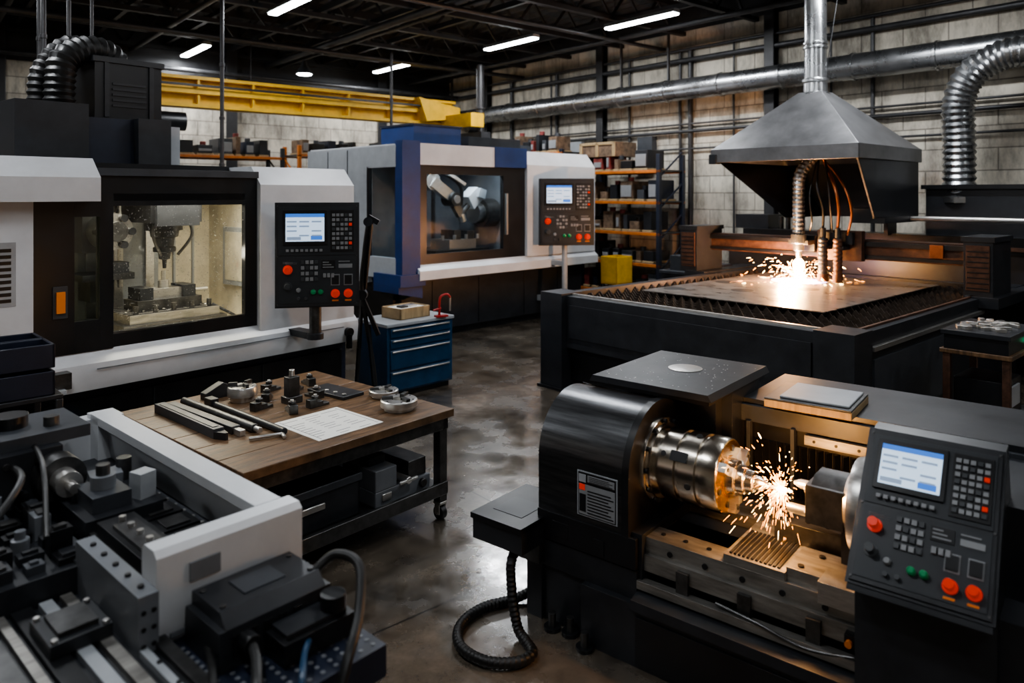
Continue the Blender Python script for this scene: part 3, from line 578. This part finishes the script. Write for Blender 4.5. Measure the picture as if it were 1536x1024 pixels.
# motor housing and cables
b.box(-.42,-.04,.24,.46,.9,1.02,CHAR); b.prism([(.24,1.02),(.28,1.06),(.46,1.06),(.46,1.02)],'x',-.4,-.06,CHAR); b.box(-.28,-.03,.12,.25,.9,.97,BLACK); b.box(-.26,-.05,.14,.23,.97,.985,CHAR)
for k in range(5): b.box(-.38+.05*k,-.35+.05*k,.235,.24,.93,1.0,BLACK)
for q in ((-.38,.3),(-.08,.3),(-.38,.43),(-.08,.43)): b.cyl((q[0],q[1],1.06),(q[0],q[1],1.066),.01,DSTEEL,n=8)
b.box(-.3,-.16,.32,.42,1.06,1.064,SLATE)
b.cyl((-.08,.17,.98),(-.08,.17,1.03),.04,BLACK); b.cyl((-.34,.24,.97),(-.34,.19,.97),.03,BLACK)
b.tube([(-.06,.3,1.05),(.0,.27,1.09),(.02,.17,1.08),(-.06,.06,1.0),(-.16,-.02,.93),(-.26,-.05,.75)],.016,RUB)
b.tube([(-.34,.2,.97),(-.38,.1,.97),(-.44,-.0,.93),(-.5,-.05,.75)],.016,RUB)
b.tube([(-.2,.12,.95),(-.26,.05,.96),(-.32,-.03,.92),(-.36,-.06,.7)],.01,CBLUE)
b.tube([(-.4,.36,.94),(-.46,.2,.95),(-.54,.04,.95),(-.6,-.05,.8)],.012,RUB)
b.done()
b=B('parts_bin_cart',loc=(-3.2,4.3,0),rot=45,bevel=.005)
for x in (0,.46):
    for y in (0,.56): b.box(x,x+.04,y,y+.04,0,1.0,CHAR)
b.box(0,.5,0,.6,1.0,1.03,CHAR); b.box(0,.5,0,.6,.3,.33,CHAR)
for z in (1.03,1.2):
    for y in (.02,.3):
        b.prism([(.02,z),(.46,z),(.46,z+.15),(.12,z+.15),(.02,z+.09)],'y',y,y+.02,NAVY); b.prism([(.02,z),(.46,z),(.46,z+.15),(.12,z+.15),(.02,z+.09)],'y',y+.24,y+.26,NAVY)
        b.box(.02,.46,y,y+.26,z,z+.012,NAVY); b.box(.01,.03,y,y+.26,z,z+.09,NAVY); b.box(.44,.46,y,y+.26,z,z+.15,NAVY)
b.done()
# ------------------------------------------------------------------ plasma cutting table
pl=(.435,8.8,0)
b=B('plasma_cutting_table',loc=pl,rot=-48,bevel=.008)
W,D=3.6,4.9
b.box(.1,W-.1,.0,.14,.5,1.1,CHAR); b.box(.1,W-.1,.08,.2,.12,.5,BLACK); b.box(0,.14,.1,D,.12,1.1,CHAR); b.box(W-.14,W,.1,D,.12,1.1,CHAR); b.box(.1,W-.1,D-.14,D,.2,1.1,CHAR)
for x0,x1,y0 in ((-.05,.3,-.08),(W-.3,W+.05,-.08),(-.05,.25,D-.3),(W-.25,W+.05,D-.3)):
    b.box(x0,x1,y0,y0+.36,.03,1.13,CHAR); b.box(x0-.03,x1+.03,y0-.03,y0+.4,0,.03,BLACK)
b.box(.3,W-.3,.1,.14,1.085,1.12,STEEL); b.box(W-.1,W-.07,.3,D-.3,1.1,1.12,RUST)
b.box(.35,W-.35,-.015,0,.62,1.0,CHAR); b.box(.14,W-.14,.14,D-.14,.6,.66,BLACK)
b.box(W,W+.02,.4,2.2,.25,.85,SLATE); b.box(W+.0,W+.04,.35,3.4,.93,.97,STEEL)
y=.2
while y<D-.2:
    b.box(.16,W-.16,y,y+.012,.86,1.03,SLAT)
    x=.16
    while x<W-.2:
        b.prism([(x,1.03),(x+.09,1.03),(x+.045,1.087)],'y',y,y+.012,SLAT); x+=.12
    y+=.17
x=.22
while x<W-.2: b.box(x,x+.014,.16,D-.16,.84,1.0,SLAT); x+=.24
PLATE=mat('steel_plate',(.3,.28,.26),.32,.8,var=.5,scale=5,stretch=(1,3,1),bump=.12,bscale=22,rv=.18)
b.box(.55,2.85,1.1,4.4,1.088,1.1,PLATE)
for q in ((.75,1.5),(1.4,2.0),(.8,2.6),(2.1,1.6),(1.9,2.7)): b.lathe((q[0],q[1],1.1),(0,0,1),[(0,.14),(.002,.14)],DSTEEL,24)
b.tube([(1.4,3.55,1.1),(1.3,3.3,1.1),(1.1,3.1,1.1),(.9,2.9,1.1),(.85,2.6,1.1)],.006,RUST,n=6)
# gantry
b.box(-.35,3.7,3.8,4.05,1.42,1.68,RUST); b.box(-.35,3.7,3.76,3.8,1.6,1.66,BLACK); b.box(-.35,3.7,3.77,3.8,1.44,1.48,BLACK)
for x in (-.5,3.42):
    b.box(x,x+.3,3.4,4.1,1.1,1.78,CHAR); b.box(x+.03,x+.27,3.385,3.4,1.18,1.7,RUST)
    for k in range(8): b.box(x+.04,x+.26,3.38,3.39,1.2+.06*k,1.215+.06*k,BLACK)
    b.box(x-.02,x+.32,3.38,4.12,1.74,1.8,CHAR)
b.box(-.35,0,3.3,4.9,1.0,1.12,CHAR); b.box(3.45,3.8,3.3,4.9,1.0,1.12,CHAR)
b.box(2.95,3.1,3.74,3.8,1.5,1.66,COPPER)
# rear enclosure
b.box(-.6,5.2,4.95,5.6,0,1.5,CHAR); b.box(-.3,5.2,4.9,5.3,1.5,1.72,BLACK); b.box(-.3,5.2,4.86,4.9,1.55,1.6,RUST)
b.box(2.45,5.2,5.1,5.7,1.5,2.38,CHAR); b.box(2.4,5.25,5.05,5.75,2.36,2.42,BLACK); b.box(3.9,3.92,5.09,5.1,1.75,2.3,BLACK)
b.cyl((1.9,4.8,1.95),(5.2,4.8,1.95),.035,STEEL); b.box(2.0,2.06,4.78,5.1,1.7,1.98,CHAR); b.box(5.1,5.16,4.78,5.1,1.7,1.98,CHAR)
b.box(-.5,.1,5.0,5.5,1.72,1.95,CHAR)
for k in range(4): b.cyl((.25+.12*k,5.15,1.7),(.25+.12*k,5.15,1.92+.06*(k%2)),.04,DSTEEL)
b.cyl((4.3,4.6,1.12),(4.3,4.9,1.12),.1,RUST); b.box(3.9,5.2,4.2,4.95,.2,1.1,BLACK)
plas=b.done()
# torch
b=B('plasma_torch',loc=pl,rot=-48,bevel=.003)
tx,ty=1.4,3.45
b.box(tx+.15,tx+.75,3.68,3.79,1.4,1.8,RUST); b.box(tx-.12,tx+.14,3.62,3.78,1.5,1.72,CHAR); b.box(tx-.14,tx+.14,ty-.02,3.64,1.6,1.66,DSTEEL)
b.tube([(tx+.2,ty+.3,2.9),(tx+.12,ty+.12,2.78),(tx+.02,ty,2.55),(tx,ty,2.25),(tx,ty,1.72)],.085,DUCT,n=18,sub=8,rib=.03)
b.lathe((tx,ty,1.74),(0,0,-1),[(0,.1),(.05,.1),(.12,.1),(.13,.075),(.22,.07),(.23,.045),(.3,.04),(.34,.025)],DUCT)
for dx,r,mm in ((.32,.065,CHAR),(.52,.06,RUST)):
    b.tube([(tx+dx,ty+.04,1.2),(tx+dx,ty+.04,1.5),(tx+dx,ty+.04,1.72)],r,mm,n=16,rib=.028)
    b.cyl((tx+dx,ty+.04,1.7),(tx+dx,ty+.04,1.84),r*.6,DSTEEL); b.cyl((tx+dx,ty+.04,1.12),(tx+dx,ty+.04,1.22),r*1.1,RUST); b.box(tx+dx-.07,tx+dx+.07,ty+.04,3.7,1.55,1.6,CHAR)
b.box(tx+.2,tx+.66,3.6,3.68,1.62,1.78,CHAR)
b.tube([(tx+.32,ty+.04,1.84),(tx+.34,ty,2.1),(tx+.26,ty,2.4),(tx+.18,ty+.2,2.75)],.018,RUB)
b.tube([(tx+.52,ty+.04,1.84),(tx+.56,ty-.02,2.1),(tx+.5,ty,2.38),(tx+.3,ty+.2,2.65),(tx+.2,ty+.3,2.78)],.02,COPPER)
b.tube([(tx+.62,ty+.1,1.75),(tx+.72,ty,2.05),(tx+.64,ty,2.35),(tx+.4,ty+.2,2.6),(tx+.2,ty+.35,2.74)],.016,COPPER)
b.tube([(tx+.1,ty+.1,1.76),(tx+.2,ty-.03,1.95),(tx+.16,ty,2.3),(tx+.16,ty+.2,2.75)],.012,RUB)
b.tube([(tx+.42,ty+.1,1.78),(tx+.46,ty-.06,2.2),(tx+.38,ty+.05,2.5),(tx+.25,ty+.25,2.75)],.012,RUB)
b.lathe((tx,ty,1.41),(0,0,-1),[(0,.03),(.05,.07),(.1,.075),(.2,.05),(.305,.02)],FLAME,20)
b.lathe((tx,ty,1.118),(0,0,-1),[(0,.03),(.004,.1),(.012,.2)],FLAME,28)  # flat emissive disc for the arc's bright pool on the plate
b.lathe((tx,ty,1.108),(0,0,-1),[(0,.14),(.001,.3),(.005,.36)],HALOV,32)  # violet halo of the arc, put on the plate as a glowing disc
tor=b.done()
plight('arc_light',(tx-.04,ty-.25,1.34),330,(1,.5,.17),.1,tor)
plight('arc_light_violet',(tx-.15,ty-.1,1.25),30,(.6,.4,1),.05,tor)
# hood
b=B('fume_extraction_hood',loc=pl,rot=-48,bevel=.006)
hx0,hx1,hy0,hy1=.3,2.4,3.0,5.1; cx,cy=(hx0+hx1)/2,(hy0+hy1)/2
def frust(x0,x1,y0,y1,z,X_0,X_1,Y_0,Y_1,Z,m):
    b.add([(x0,y0,z),(x1,y0,z),(x1,y1,z),(x0,y1,z),(X_0,Y_0,Z),(X_1,Y_0,Z),(X_1,Y_1,Z),(X_0,Y_1,Z)],[(0,1,5,4),(1,2,6,5),(2,3,7,6),(3,0,4,7),(4,5,6,7)],m)
frust(hx0,hx1,hy0,hy1,2.92,cx-.17,cx+.17,cy-.17,cy+.17,3.74,HOODM)
frust(hx0+.02,hx1-.02,hy0+.02,hy1-.02,2.9,cx-.15,cx+.15,cy-.15,cy+.15,3.68,BLACK)
for a in ((hx0,hx1,hy0,hy0+.02),(hx0,hx1,hy1-.02,hy1),(hx0,hx0+.02,hy0,hy1),(hx1-.02,hx1,hy0,hy1)): b.box(*a,2.74,2.93,HOODM)
b.box(hx0-.02,hx0+.1,hy0-.02,hy0+.1,2.72,2.86,CHAR)
DK=CHAR
b.add([(hx0+.1,hy0+.05,2.75),(hx0+.1,hy1-.05,2.75),(1.05,hy1-.05,1.95),(1.05,hy0+.75,1.95)],[(0,1,2,3)],DK)
b.add([(hx0+.1,hy1-.05,2.75),(hx1-.05,hy1-.05,2.75),(hx1-.05,hy1-.05,1.95),(1.05,hy1-.05,1.95)],[(0,1,2,3)],DK)
b.box(hx1-.06,hx1-.03,hy0+.55,hy1-.04,1.98,2.75,DK)
b.add([(hx1-.06,hy0+.05,2.75),(hx1-.03,hy0+.05,2.75),(hx1-.03,hy0+.56,2.75),(hx1-.06,hy0+.56,2.75),(hx1-.06,hy0+.56,1.98),(hx1-.03,hy0+.56,1.98)],[(0,1,2,3),(0,4,5,1),(0,3,4),(1,5,2),(2,5,4,3)],DK)
b.box(hx1-.5,hx1-.04,hy1-1.2,hy1-.1,1.9,2.1,DK)
b.lathe((cx,cy,3.68),(0,0,1),[(0,.21),(.05,.2),(.06,.165),(.2,.16),(.21,.18),(.25,.18),(.26,.15),(H-3.7,.15)],DUCT,28)
for z in (4.36,4.42,5.2): b.lathe((cx,cy,z),(0,0,1),[(0,.15),(.005,.17),(.04,.17),(.045,.15)],DUCT,28,False)
b.beam((cx+.05,cy+.1,3.66),(cx+.3,cy+.4,H-.02),.012,.012,PIPE)
b.done()
def sparks(name,loc,rot,n,org,dirf,gmax,lmax,r,mfrac,extra=None,zmin=-9,g=.9):
    b=B(name,loc=loc,rot=rot,bevel=0)
    for i in range(n):
        d=Vector(dirf()); t0=random.random()**1.5*gmax
        p=Vector(org)+d*t0+Vector((0,0,-g*t0*t0)); l=random.uniform(.15,1)*lmax
        q=Vector(org)+d*(t0+l)+Vector((0,0,-g*(t0+l)**2))
        p.z=max(p.z,zmin); q.z=max(q.z,zmin)
        if (q-p).length<.002: continue
        b.cyl(p,q,r*random.uniform(.5,1.2),SPARKH if random.random()<mfrac else SPARK,r2=r*.3,n=4)
    if extra: extra(b)
    b.done()
def fan():
    a=random.uniform(0,6.28); k=random.uniform(.3,1.3); return (math.cos(a)*k,math.sin(a)*k,random.uniform(.1,1.25))
sparks('plasma_sparks',pl,-48,420,(tx,ty,1.13),fan,.8,.07,.0045,.35,None,1.108,1.25)
# ------------------------------------------------------------------ parts stand right of plasma table
b=B('parts_stand',loc=(4.36,6.7,0),rot=42,bevel=.006)
for x in (-.4,.34):
    for y in (-.26,.2): b.box(x,x+.06,y,y+.06,0,.87,RUST)
b.box(-.42,.42,-.28,.28,.87,.91,WOOD); b.box(-.4,.4,-.26,.26,.3,.33,DSTEEL); b.box(-.3,.2,-.2,.2,.33,.65,BLACK); b.box(-.2,.08,-.22,-.2,.42,.6,LGREY)
b.done()
b=B('parts_tray',loc=(4.36,6.7,.91),rot=42,bevel=.004)
b.box(-.4,.4,-.25,.25,0,.13,BLACK); b.box(-.42,.42,-.27,.27,.13,.17,CHAR)
for k in range(22): b.rbox((random.uniform(-.33,.33),random.uniform(-.18,.18),.185),(random.uniform(.05,.14),random.uniform(.02,.05),.03),STEEL,rz=random.uniform(0,180))
for k in range(6): b.lathe((random.uniform(-.3,.3),random.uniform(-.17,.17),.17),(0,0,1),[(0,.045),(.035,.045),(.036,.02)],STEEL,16)
b.box(.1,.2,-.275,-.27,.05,.09,GLOW); b.done()
# ------------------------------------------------------------------ lathe
lt=(.145,3.98,0)
b=B('cnc_lathe',loc=lt,rot=-39,bevel=.006)
b.box(.02,.62,.02,1.25,.0,.62,CHAR); b.box(0,.6,0,.7,.3,.44,CHAR); b.box(0.0,.6,-.01,.66,.45,.6,BLACK)
b.box(.3,3.3,-.04,1.35,.0,.3,CHAR); b.prism([(-.06,.28),(-.06,.33),(.02,.35),(1.3,.35),(1.3,.28)],'x',.6,3.3,CHAR)
b.box(.62,3.3,-.05,-.04,.02,.25,BLACK)
N_=26; arc=[(.0,.6),(.0,.86)]+[(.32-.32*math.cos(math.pi*i/N_),.88+.32*math.sin(math.pi*i/N_)) for i in range(N_+1)]+[(.64,.86),(.64,.6)]
b.prism(arc,'x',.0,.52,BRUSH)
arc2=[(.32+(y-.32)*1.03,.88+(z-.88)*1.03) if z>.87 else ((-.01 if y<.3 else .65),z) for y,z in arc]
b.prism(arc2,'x',.52,.56,BLACK); 
b.box(.1,.2,-.012,0.0,.48,.56,BLACK); b.box(.36,.42,-.015,.0,.46,.54,BLACK)
b.box(.255,.495,-.006,0,.635,.865,LGREY); b.box(.262,.488,-.0075,-.005,.64,.86,BLACK)
b.box(.267,.483,-.009,-.006,.645,.8,KEY); b.box(.267,.31,-.01,-.006,.81,.85,LGREY); b.box(.27,.305,-.011,-.008,.77,.8,REDB); b.box(.32,.48,-.01,-.006,.815,.85,KEY)
for k in range(4): b.box(.33,.47-.02*(k%2),-.0115,-.008,.818+.008*k,.821+.008*k,BLACK)
for k in range(8): b.box(.32,.475-.015*(k%3),-.011,-.008,.655+.016*k,.661+.016*k,BLACK)
b.box(.272,.31,-.011,-.008,.66,.75,BLACK)
b.box(.12,.74,.62,1.15,.3,1.18,CHAR); b.box(.1,.8,.4,1.2,1.2,1.225,BLACK); b.prism([(.08,1.225),(.82,1.225),(.8,1.26),(.1,1.26)],'y',.38,1.22,CHAR)
b.lathe((.45,.85,1.26),(0,0,1),[(0,.1),(.004,.1),(.006,.09)],STEEL,28); b.box(.74,.8,.7,1.1,.6,1.2,CHAR)
for k in range(70): b.lathe((random.uniform(.12,.78),random.uniform(.42,1.18),1.26),(0,0,1),[(0,.004),(.002,.003)],STEEL,6)
# spindle flange and chuck
ax=(.5,.32,.9); d=(1,0,0)
b.lathe(ax,d,[(0,.22),(.07,.22),(.08,.215),(.085,.19),(.1,.19)],TURN,64)
b.lathe((.6,.32,.9),d,[(0,.16),(.03,.16),(.035,.178),(.12,.178),(.125,.165),(.14,.165),(.145,.18),(.23,.18),(.235,.168),(.252,.168),(.257,.182),(.33,.182),(.34,.176)],TURN,64)
b.lathe((.94,.32,.9),d,[(0,.175),(.004,.172),(.005,.1),(.012,.1)],GOLDLIT,64)
for k in range(12):
    a=k*math.pi/6; b.cyl((.585,.32+.205*math.cos(a),.9+.205*math.sin(a)),(.6,.32+.205*math.cos(a),.9+.205*math.sin(a)),.012,BLACK,n=10)
for k in range(6):
    a=k*math.pi/3+.3; b.cyl((.94,.32+.135*math.cos(a),.9+.135*math.sin(a)),(.95,.32+.135*math.cos(a),.9+.135*math.sin(a)),.016,BLACK,n=12)
for k in range(3):
    a=k*2.094+.5; o=b.M; b.M=o@Matrix.Translation((0,.32,.9))@Matrix.Rotation(a,4,'X')
    b.box(.9,.985,.075,.17,0-.022,.022,STEEL); b.box(.985,1.0,.075,.12,-.022,.022,STEEL); b.cyl((.985,.145,0),(.99,.145,0),.01,BLACK,n=10)
    b.box(.7,.79,.172,.185,-.025,.025,BLACK); b.cyl((.66,.17,0),(.66,.18,0),.014,BLACK,n=12); b.M=o
for k in range(4):
    a=k*1.571+.2; o=b.M; b.M=o@Matrix.Translation((0,.32,.9))@Matrix.Rotation(a,4,'X'); b.cyl((.8,.17,0),(.8,.184,0),.018,DSTEEL,n=6); b.M=o
b.lathe((.94,.32,.9),d,[(0,.09),(.05,.085),(.055,.07),(.09,.068),(.095,.055),(.13,.05),(.135,.035),(.17,.03),(.19,.014)],TURN,48)
b.cyl((1.1,.32,.9),(1.24,.32,.9),.008,STEEL,n=12)
# tailstock
b.lathe((1.25,.34,.94),d,[(0,.008),(.03,.022),(.12,.022)],STEEL,20); b.lathe((1.25,.26,.85),d,[(0,.022),(.12,.024)],STEEL,20)
b.box(1.34,1.5,.21,.43,.82,.99,DSTEEL); b.prism([(.23,.99),(.28,1.02),(.4,1.02),(.42,.99)],'x',1.36,1.5,DSTEEL)
for q in ((.24,.85),(.4,.85),(.24,.96),(.4,.96)): b.cyl((1.34,q[0],q[1]),(1.33,q[0],q[1]),.014,STEEL,n=10)
b.lathe((1.5,.32,.92),d,[(0,.12),(.03,.14),(.031,.2),(.06,.21),(.12,.21),(.13,.19)],STEEL,48)
b.box(1.6,1.9,.12,.6,.62,1.12,CHAR); b.box(1.48,1.6,.26,.42,.62,.82,CHAR)
# bed ways
b.box(.6,2.2,.16,.78,.3,.56,CHAR); b.box(.58,1.75,.06,.2,.5,.6,WAY); b.box(.58,1.75,.04,.08,.44,.52,WAY); b.box(.58,1.75,.55,.78,.5,.62,WAY)
b.box(.58,1.75,.2,.55,.45,.53,DSTEEL); b.box(.62,1.0,.28,.42,.53,.56,BLACK)
for k in range(9): b.cyl((.68+.12*k,.13,.6),(.68+.12*k,.13,.606),.012,BLACK,n=10)
for k in range(6): b.cyl((.75+.18*k,.06,.55),(.75+.18*k,.054,.55),.014,BLACK,n=10)
b.box(1.02,1.3,.06,.5,.6,.64,WAY)
for k in range(12): b.box(1.04+.02*k,1.052+.02*k,.08,.36,.64,.648,BLACK)
b.box(1.15,1.55,.36,.6,.62,.73,DSTEEL); b.box(1.3,1.62,.08,.32,.6,.66,WAY); b.box(1.45,1.62,.02,.16,.58,.67,STEEL)
for k in range(4): b.cyl((1.2+.09*k,.42,.73),(1.2+.09*k,.42,.735),.012,BLACK,n=10)
for q in ((1.35,.12),(1.4,.26),(1.55,.26)): b.cyl((q[0],q[1],.66),(q[0],q[1],.668),.014,BLACK,n=10)
b.box(1.56,1.62,.0,.06,.45,.5,BLACK); b.cyl((1.58,0.0,.47),(1.58,-.02,.47),.014,ORGB); b.box(.6,1.7,.0,.05,.36,.4,WAY)
b.box(.6,1.65,.08,.14,.35,.44,BLACK); b.tube([(1.0,.02,.42),(1.2,.0,.41),(1.4,.0,.38),(1.6,.01,.41)],.007,DSTEEL)
for k in range(3): b.box(.8+.3*k,.86+.3*k,.02,.08,.4,.5,DSTEEL)
for k in range(120): b.rbox((random.uniform(.65,1.6),random.uniform(.2,.75),.54),(random.uniform(.008,.03),.006,.006),WAY,rx=random.uniform(0,60),rz=random.uniform(0,180))
# work-area back wall (folded bellows) and cover
b.box(.8,3.3,.86,.9,.35,1.1,BLACK); b.box(.8,3.3,.86,1.55,1.08,1.15,CHAR); b.box(.8,3.3,.83,.87,1.03,1.12,SLATE); b.box(.9,3.3,.9,1.5,.3,1.08,CHAR)
x=.86
while x<1.9: b.prism([(x,.86),(x+.02,.82),(x+.04,.86)],'z',.62,.94,BLACK); x+=.042
b.box(1.15,1.6,.81,.84,.97,1.02,WAY); b.box(1.62,1.9,.8,.86,.9,1.02,SLATE)
for x in (.84,1.08,1.62): b.box(x,x+.02,.8,.84,.62,1.04,SLATE)
for k in range(4): b.cyl((1.2+.11*k,.81,.995),(1.2+.11*k,.805,.995),.008,BLACK,n=8)
b.box(.84,1.9,.76,.86,.6,.66,DSTEEL)
b.box(1.9,3.3,.2,.84,.62,1.1,CHAR)
# console
b.prism([(-.28,.83),(-.26,.86),(.1,1.32),(.22,1.33),(.38,.95),(.38,.3),(-.16,.3),(-.16,.8)],'x',1.64,2.1,CHAR)
panel(b,.45,.59,TR(1.645,-.272,.868,0,-38.5),.03)
b.box(2.1,3.3,-.1,.4,.3,.8,CHAR)
# left chip tray
b.box(-.3,.04,-.2,.28,.42,.55,CHAR); b.box(-.31,.04,-.21,.29,.53,.56,BLACK); b.box(-.24,-.04,-.1,.1,.556,.562,CHAR); b.box(-.12,.04,-.05,.25,.32,.42,DSTEEL); b.box(-.08,.02,.0,.2,.0,.32,CHAR)
for x,y in ((.12,-.04),(.35,-.08),(.22,-.02)): b.cyl((x,y,.0),(x,y,.09),.02,DSTEEL); b.cyl((x,y,0),(x,y,.02),.045,BLACK)
lath=b.done()
b=B('instrument_case',loc=(1.46,4.06,1.151),rot=-37,bevel=.004)
b.box(-.02,.42,-.14,.26,0,.04,PINE); b.box(-.02,.42,-.14,.26,.041,.05,DSTEEL); b.box(.05,.4,-.1,.24,.05,.062,LGREY); b.done()
plight('cutting_spark_light',(1.19,.2,.98),26,(1,.48,.15),.04,lath)
def jet():
    k=random.uniform(.2,1)
    return (random.uniform(-.75,.45)*k,random.uniform(-.6,.5)*k,random.uniform(-.8,1.15)*k)
def src(b): b.lathe((1.165,.32,.9),(1,0,0),[(0,.004),(.03,.013),(.08,.004)],FLAME,12)
sparks('lathe_sparks',lt,-39,620,(1.2,.31,.9),jet,.34,.05,.0009,.3,src)
b=B('corrugated_hose',loc=(0,0,0),bevel=0)
b.tube([(.08,4.02,.4),(-.0,3.9,.36),(.0,3.85,.2),(.03,3.8,.05),(.07,3.72,.03),(.1,3.62,.03),(.02,3.55,.03),(-.13,3.56,.03),(-.26,3.68,.03),(-.27,3.86,.03),(-.16,4.02,.03),(.0,4.1,.03),(.12,4.16,.05)],.028,RUB,n=12,sub=10,rib=.012)
b.done()
# ------------------------------------------------------------------ storage racks
def rack(name,loc,rot,L,Dp,Hh,levels,upm):
    b=B(name,loc=loc,rot=rot,bevel=.006)
    for x in (0,L-.08):
        for y in (0,Dp-.08): b.box(x,x+.08,y,y+.08,0,Hh,upm)
        for k in range(int(Hh/.6)): b.beam((x+.04,.04,.2+.6*k),(x+.04,Dp-.04,.2+.6*k+.5),.03,.03,upm)
    for z in levels:
        b.box(0,L,0,.05,z-.06,z,ORANGE); b.box(0,L,Dp-.05,Dp,z-.06,z,ORANGE); b.box(.02,L-.02,.02,Dp-.02,z-.03,z,DSTEEL)
        x=.12
        while x<L-.35:
            w=random.uniform(.12,.35); h=random.uniform(.18,.42); m=random.choice([CARD,GOODR,CHAR,SLATE,CHAR,NAVY,CARD,BLACK])
            w=min(w,L-.1-x)
            b.box(x,x+w,.08,Dp-.15,z,z+.04,PINE); b.box(x+.02,x+w-.02,.1,Dp-.18,z+.04,z+h,m)
            if random.random()<.4: b.box(x+.04,x+w-.04,.08,.1,z+.08,z+h-.08,KEY)
            if random.random()<.5: b.cyl((x+w/2,.25,z+h),(x+w/2,.25,z+h+.08),.06,random.choice([DSTEEL,SLATE,GOODR]),n=14)
            x+=w+random.uniform(.02,.1)
    b.done()
rack('storage_rack',(1.36,15.5,0),-50,2.2,.8,3.05,(.35,.95,1.55,2.15,2.75),NAVY)
rack('storage_rack',(-.1,17.0,0),-50,1.8,.7,3.25,(.5,1.4,2.4,3.2),NAVY)
rack('pallet_rack',room(4.0,15.7),40,2.6,.9,3.3,(.4,1.4,2.4,3.1),CHAR)
rack('pallet_rack',room(7.0,15.9),40,1.9,.9,3.4,(.4,1.4,2.4,3.2),ORANGE)
rack('pallet_rack',room(.5,15.9),40,2.6,.9,3.2,(.4,1.4,2.4,3.0),NAVY)
b=B('wooden_crate',loc=(1.4,15.5,3.05),rot=-50,bevel=.006)
b.box(.0,1.0,.05,.7,0.0,.3,CARD)
for x in (0,.46,.92): b.box(x,x+.08,.03,.05,0,.3,PINE)
b.box(0,1.0,.03,.05,.24,.3,PINE); b.done()
b=B('yellow_parts_bin',loc=(1.93,13.55,0),rot=40,bevel=.01); b.box(0,.45,0,.4,.6,.65,YELLOW)
for a in ((0,.45,0,.03),(0,.45,.37,.4),(0,.03,0,.4),(.42,.45,0,.4)): b.box(*a,.6,1.12,YELLOW)
for x in (0,.39):
    for y in (0,.34): b.box(x,x+.06,y,y+.06,0,.6,BLACK)
b.box(.08,.37,.08,.32,.65,1.0,SLATE)
b.done()
b=B('tool_trolley',loc=(2.55,12.5,0),rot=-45,bevel=.01); b.box(0,1.2,0,.6,.1,.95,CHAR); b.box(-.03,1.23,-.03,.63,.95,1.0,SLATE)
for k in range(3): b.box(.04,1.16,-.02,0,.15+.27*k,.38+.27*k,BLACK); b.box(.3,.9,-.03,-.02,.34+.27*k,.36+.27*k,STEEL)
for x in (.1,1.1):
    for y in (.1,.5): b.cyl((x-.03,y,.05),(x+.03,y,.05),.05,RUB)
b.box(.1,.5,.1,.5,1.0,1.25,SLATE); b.box(.7,1.1,.1,.4,1.0,1.15,NAVY); b.done()
# ------------------------------------------------------------------ camera & world
sc=bpy.context.scene
try: sc.view_settings.look='AgX - Medium High Contrast'
except Exception as e: print('look',e)
w=bpy.data.worlds.new('World'); sc.world=w; w.use_nodes=True; w.node_tree.nodes['Background'].inputs[0].default_value=(.5,.55,.6,1); w.node_tree.nodes['Background'].inputs[1].default_value=.05
cd=bpy.data.cameras.new('Camera'); cam=bpy.data.objects.new('Camera',cd); sc.collection.objects.link(cam)
cam.location=(0,0,2.3); cam.rotation_euler=(R(90),0,0)
cd.sensor_width=36; cd.lens=36*1100/1536; cd.shift_y=-(512-290)/1536; cd.clip_start=.05; cd.clip_end=100
cd.dof.use_dof=True; cd.dof.focus_distance=5.0; cd.dof.aperture_fstop=1.6
sc.camera=cam
